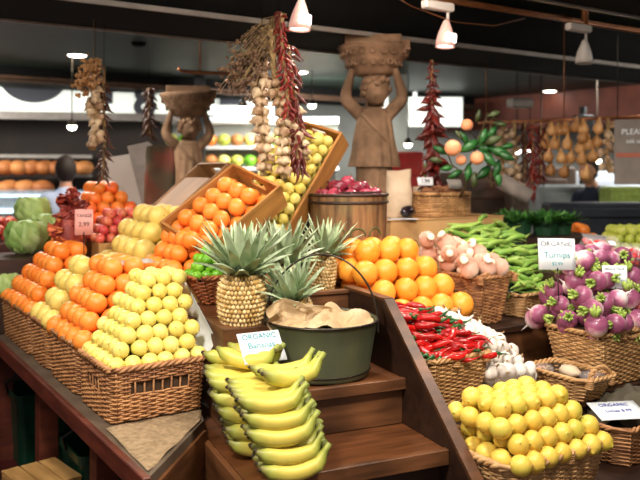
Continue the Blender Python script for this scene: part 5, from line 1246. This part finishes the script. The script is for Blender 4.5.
# ---------------------------------------------------------------- people far back
def person(loc,rz,label,shirt,h=1.68,lean=0,armf=.35):
    e_=empty('person',loc,rz,label,'person'); k=h/1.7
    me=bpy.data.meshes.new('body'); J=[];E_=[];RR=[]
    def j(p,r_,par=None):
        J.append(tuple(a*k for a in p)); RR.append((r_[0]*k,r_[1]*k) if isinstance(r_,tuple) else (r_*k,r_*k))
        if par is not None: E_.append((par,len(J)-1))
        return len(J)-1
    pel=j((0,0,.95),(.15,.11)); wa=j((0,-lean*.1,1.1),(.13,.1),pel); ch_=j((0,-lean*.25,1.3),(.16,.11),wa); nk=j((0,-lean*.35,1.47),.055,ch_); h_=j((0,-lean*.45,1.55),.05,nk)
    hands=[]
    for sg in (-1,1):
        s1_=j((sg*.19,-lean*.3,1.38),.055,ch_); e1_=j((sg*.24,-.05-lean*.3,1.12),.042,s1_); w1_=j((sg*.18,-.05-armf,1.05),.028,e1_); hands.append(w1_); j((sg*.17,-.12-armf,1.04),(.035,.018),w1_)
        hp=j((sg*.09,0,.88),.09,pel); kn=j((sg*.1,-.01,.5),.06,hp); an=j((sg*.1,.02,.08),.04,kn); j((sg*.1,-.13,.04),(.04,.03),an)
    me.from_pydata(J,E_,[]); o=bpy.data.objects.new('body',me); COL.objects.link(o); o.modifiers.new('s','SKIN')
    for v,r_ in zip(me.skin_vertices[0].data,RR): v.radius=r_
    me.skin_vertices[0].data[0].use_root=True; sd=o.modifiers.new('b','SUBSURF'); sd.levels=2
    o.modifiers['s'].use_smooth_shade=True
    bpy.context.view_layer.update(); dg=bpy.context.evaluated_depsgraph_get(); m2=bpy.data.meshes.new_from_object(o.evaluated_get(dg)); bpy.data.objects.remove(o)
    m2.materials.clear(); m2.materials.append(M['skin']); m2.materials.append(shirt); m2.materials.append(M['navy'])
    hp_=[Vector(J[i]) for i in hands]
    for p_ in m2.polygons:
        c_=p_.center
        if c_.z<1.0*k and abs(c_.y)<.2: p_.material_index=2
        elif c_.z<1.46*k and all((c_-q).length>.11*k for q in hp_): p_.material_index=1
        else: p_.material_index=0
    o=bpy.data.objects.new('body',m2); COL.objects.link(o); o.parent=e_
    HM=Matrix.Translation((0,-lean*.5*k,1.60*k))
    def hf(d):
        x,y,z=d; kk=1.0
        kk+=.13*math.exp(-((x/.14)**2+((z+.1)/.15)**2))*(y<-.3); kk-=.05*math.exp(-(((abs(x)-.33)/.15)**2+((z-.05)/.1)**2))*(y<0); kk+=.05*math.exp(-((x/.25)**2+((z+.8)/.2)**2))*(y<0); kk+=.12*math.exp(-(((abs(x)-1)/.12)**2+(y/.15)**2+((z)/.2)**2)); return kk
    mb=MB(); mb.ball((0,0,0),.105*k,(.76,.92,1.1),24,18,HM,hf); mb.build('head',M['skin'],e_)
    mb=MB(); mb.ball((0,.012,.02),.115*k,(.80,.92,1.08),24,16,HM,lambda d:1 if not(d.y<-.25 and d.z<.45) else .80); mb.build('hair',M['hair'],e_); return e_
p=at(66,158,6.8); person((p.x,6.8,-.08),PI+.35,'person with dark hair in pale blue shirt behind the counter, left',M['shirt'],1.72,.15)
p=at(602,160,7.4); person((p.x,7.4,-.03),-.9,'person in navy shirt reaching forward behind the right stall',M['navy'],1.66,.5)
# pale jars, bottles and shelf goods behind, each far and out of focus
sh_=empty('market_shelf',(at(250,152,9.6).x,9.8,0),rad(0),'pale far shelf of fruit behind the hanging garlic','shelving')
zs_=at(250,146,9.6).z
for zz_ in (zs_-.28,zs_-.02,zs_+.3):
    mb=MB(); mb.box((0,0,zz_),(2.2,.5,.04)); mb.build('shelf_board',M['white'],sh_,smooth=False)
mb=MB(); mb.box((0,.26,(zs_+.3)/2),(2.2,.03,zs_+.3)); mb.build('back_board',M['wallpale'],sh_,smooth=False)
mb=MB(); mb.box((0,-.22,zs_+.33),(2.2,.04,.05)); mb.build('shelf_lamp',M['case'],sh_,smooth=False)
fr=[]
FC=['yellowapple','orange','greenapple','lime','bread']; FN=['yellow','orange','pale green','green','brown']
for r_,z_ in enumerate((zs_-.26,zs_)):
    for i in range(13):
        ci=(i*7//5+r_*2)%5; key=('far',ci)
        if key not in PROTO:
            mb=MB(); mb.ball((0,0,.075),.085,(1,1,.9),12,8); PROTO[key]=mb.build('melon',M[FC[ci]]); o=PROTO[key]
        else: o=PROTO[key].copy(); COL.objects.link(o)
        o.location=(sh_.location.x-.98+i*.163,9.62,z_); tag(o,'%s round fruit, %s from left on the %s board of far shelf'%(FN[ci],ORD[i],['lower','upper'][r_]),'melon','fruit on the far shelf')
# clutter behind on the right
def far_box(px,py,Y,w_,h_,m,label,cat,name,d_=.3):
    Y+=.0; p_=at(px,py,Y); mb=MB(); mb.box((0,0,p_.z/2+h_/4),(w_,d_,p_.z+h_/2),bev=.02); mb.box((0,-d_*.5,p_.z),(w_*.7,.03,h_*.5),bev=.01); o=mb.build(name,m,smooth=False,label=label,cat=cat); o.location=(p_.x,Y,0); return o
far_box(406,168,8.2,.34,.34,M['redstuff'],'red goods display far behind the tall chilli string','goods display','goods_display')
far_box(424,178,8.6,.3,.3,M['palegreen'],'greenish goods display far behind the chilli string','goods display','goods_display')
far_box(374,175,8.6,.3,.4,mat('blue_grey_goods','5c6c88','3c4458',.6,6),'bluish goods display far behind the stone figure','goods display','goods_display')
far_box(632,200,7.0,.5,.24,M['palegreen'],'yellow green goods behind the right stall','goods display','goods_display')
far_box(600,212,6.4,.9,.16,mat('dark_blue_counter','1c2430','10161e',.5,6),'dark blue counter far behind the strawberries','counter','counter')
far_box(568,200,7.6,.7,.3,mat('grey_white_goods','aeb4b4','808888',.6,5),'pale grey goods behind the black post','goods display','goods_display')
far_box(610,185,8.6,.9,.3,mat('pale_cloth_goods','b4bcc4','98a0a8',.6,5),'whitish goods stacked behind the navy shirted person','goods display','goods_display')
far_box(475,190,8.8,1.1,.4,mat('brown_goods','6c4c38','3c2a20',.6,5),'brown shelving far behind the leafy branch','goods display','goods_display')
far_box(540,190,8.4,.7,.5,mat('brown_goods_dark','4c3a2c','2c2018',.6,5),'dark brown shelving behind the hanging chilli strings','goods display','goods_display')
for (px,py,Y,lb) in ((517,150,8,'small bright lamp behind the leaves, upper left'),(530,150,8,'small bright lamp right of the first behind the strings'),(541,186,8,'low bright lamp behind the hanging chillies'),(597,160,8.3,'bright lamp behind the hanging gourds'),(408,144,8.5,'bright lamp between statue and chilli string'),(312,105,8.6,'bright lamp behind the middle chillies'),(243,107,7.5,'bright pendant lamp left of the middle garlic'),(72,126,7.5,'small white pendant lamp before the bakery')):
    e_=empty('pendant_lamp',at(px,py,Y),0,lb,'pendant lamp'); mb=MB(); mb.ball((0,0,0),.045,(1,1,.9),14,10); mb.build('globe',M['downglow'],e_)
    mb=MB(); mb.tube([(0,0,.04),(0,0,ZC-e_.location.z)],.006,6); mb.lathe([(.05,.0),(.035,.05),(.008,.07)],12); mb.build('cord_and_cap',M['metal'],e_)
# notice board at right edge
e_=empty('notice_board',at(634,152,5.0),-.25,'grey printed notice board hanging at the right edge','notice'); mb=MB(); mb.box((0,0,0),(.24,.02,.42),bev=.003); mb.build('board',M['poster'],e_,smooth=False)
mb=MB(); mb.box((0,-.012,-.02),(.22,.004,.03)); mb.build('red_band',mat('faded_red_print','a8604c',None,.8),e_,smooth=False)
text_obj('PLEASE',.05,M['card'],e_,(0,-.0125,.13),'letters',(PI/2,0,0),.001); text_obj('ask us',.04,M['card'],e_,(0,-.0125,.07),'letters',(PI/2,0,0),.001)
mb=MB(); mb.tube([(-.1,0,.21),(-.1,0,ZC-e_.location.z)],.003,5); mb.tube([(.1,0,.21),(.1,0,ZC-e_.location.z)],.003,5); mb.build('hanging_wire',M['metal'],e_)
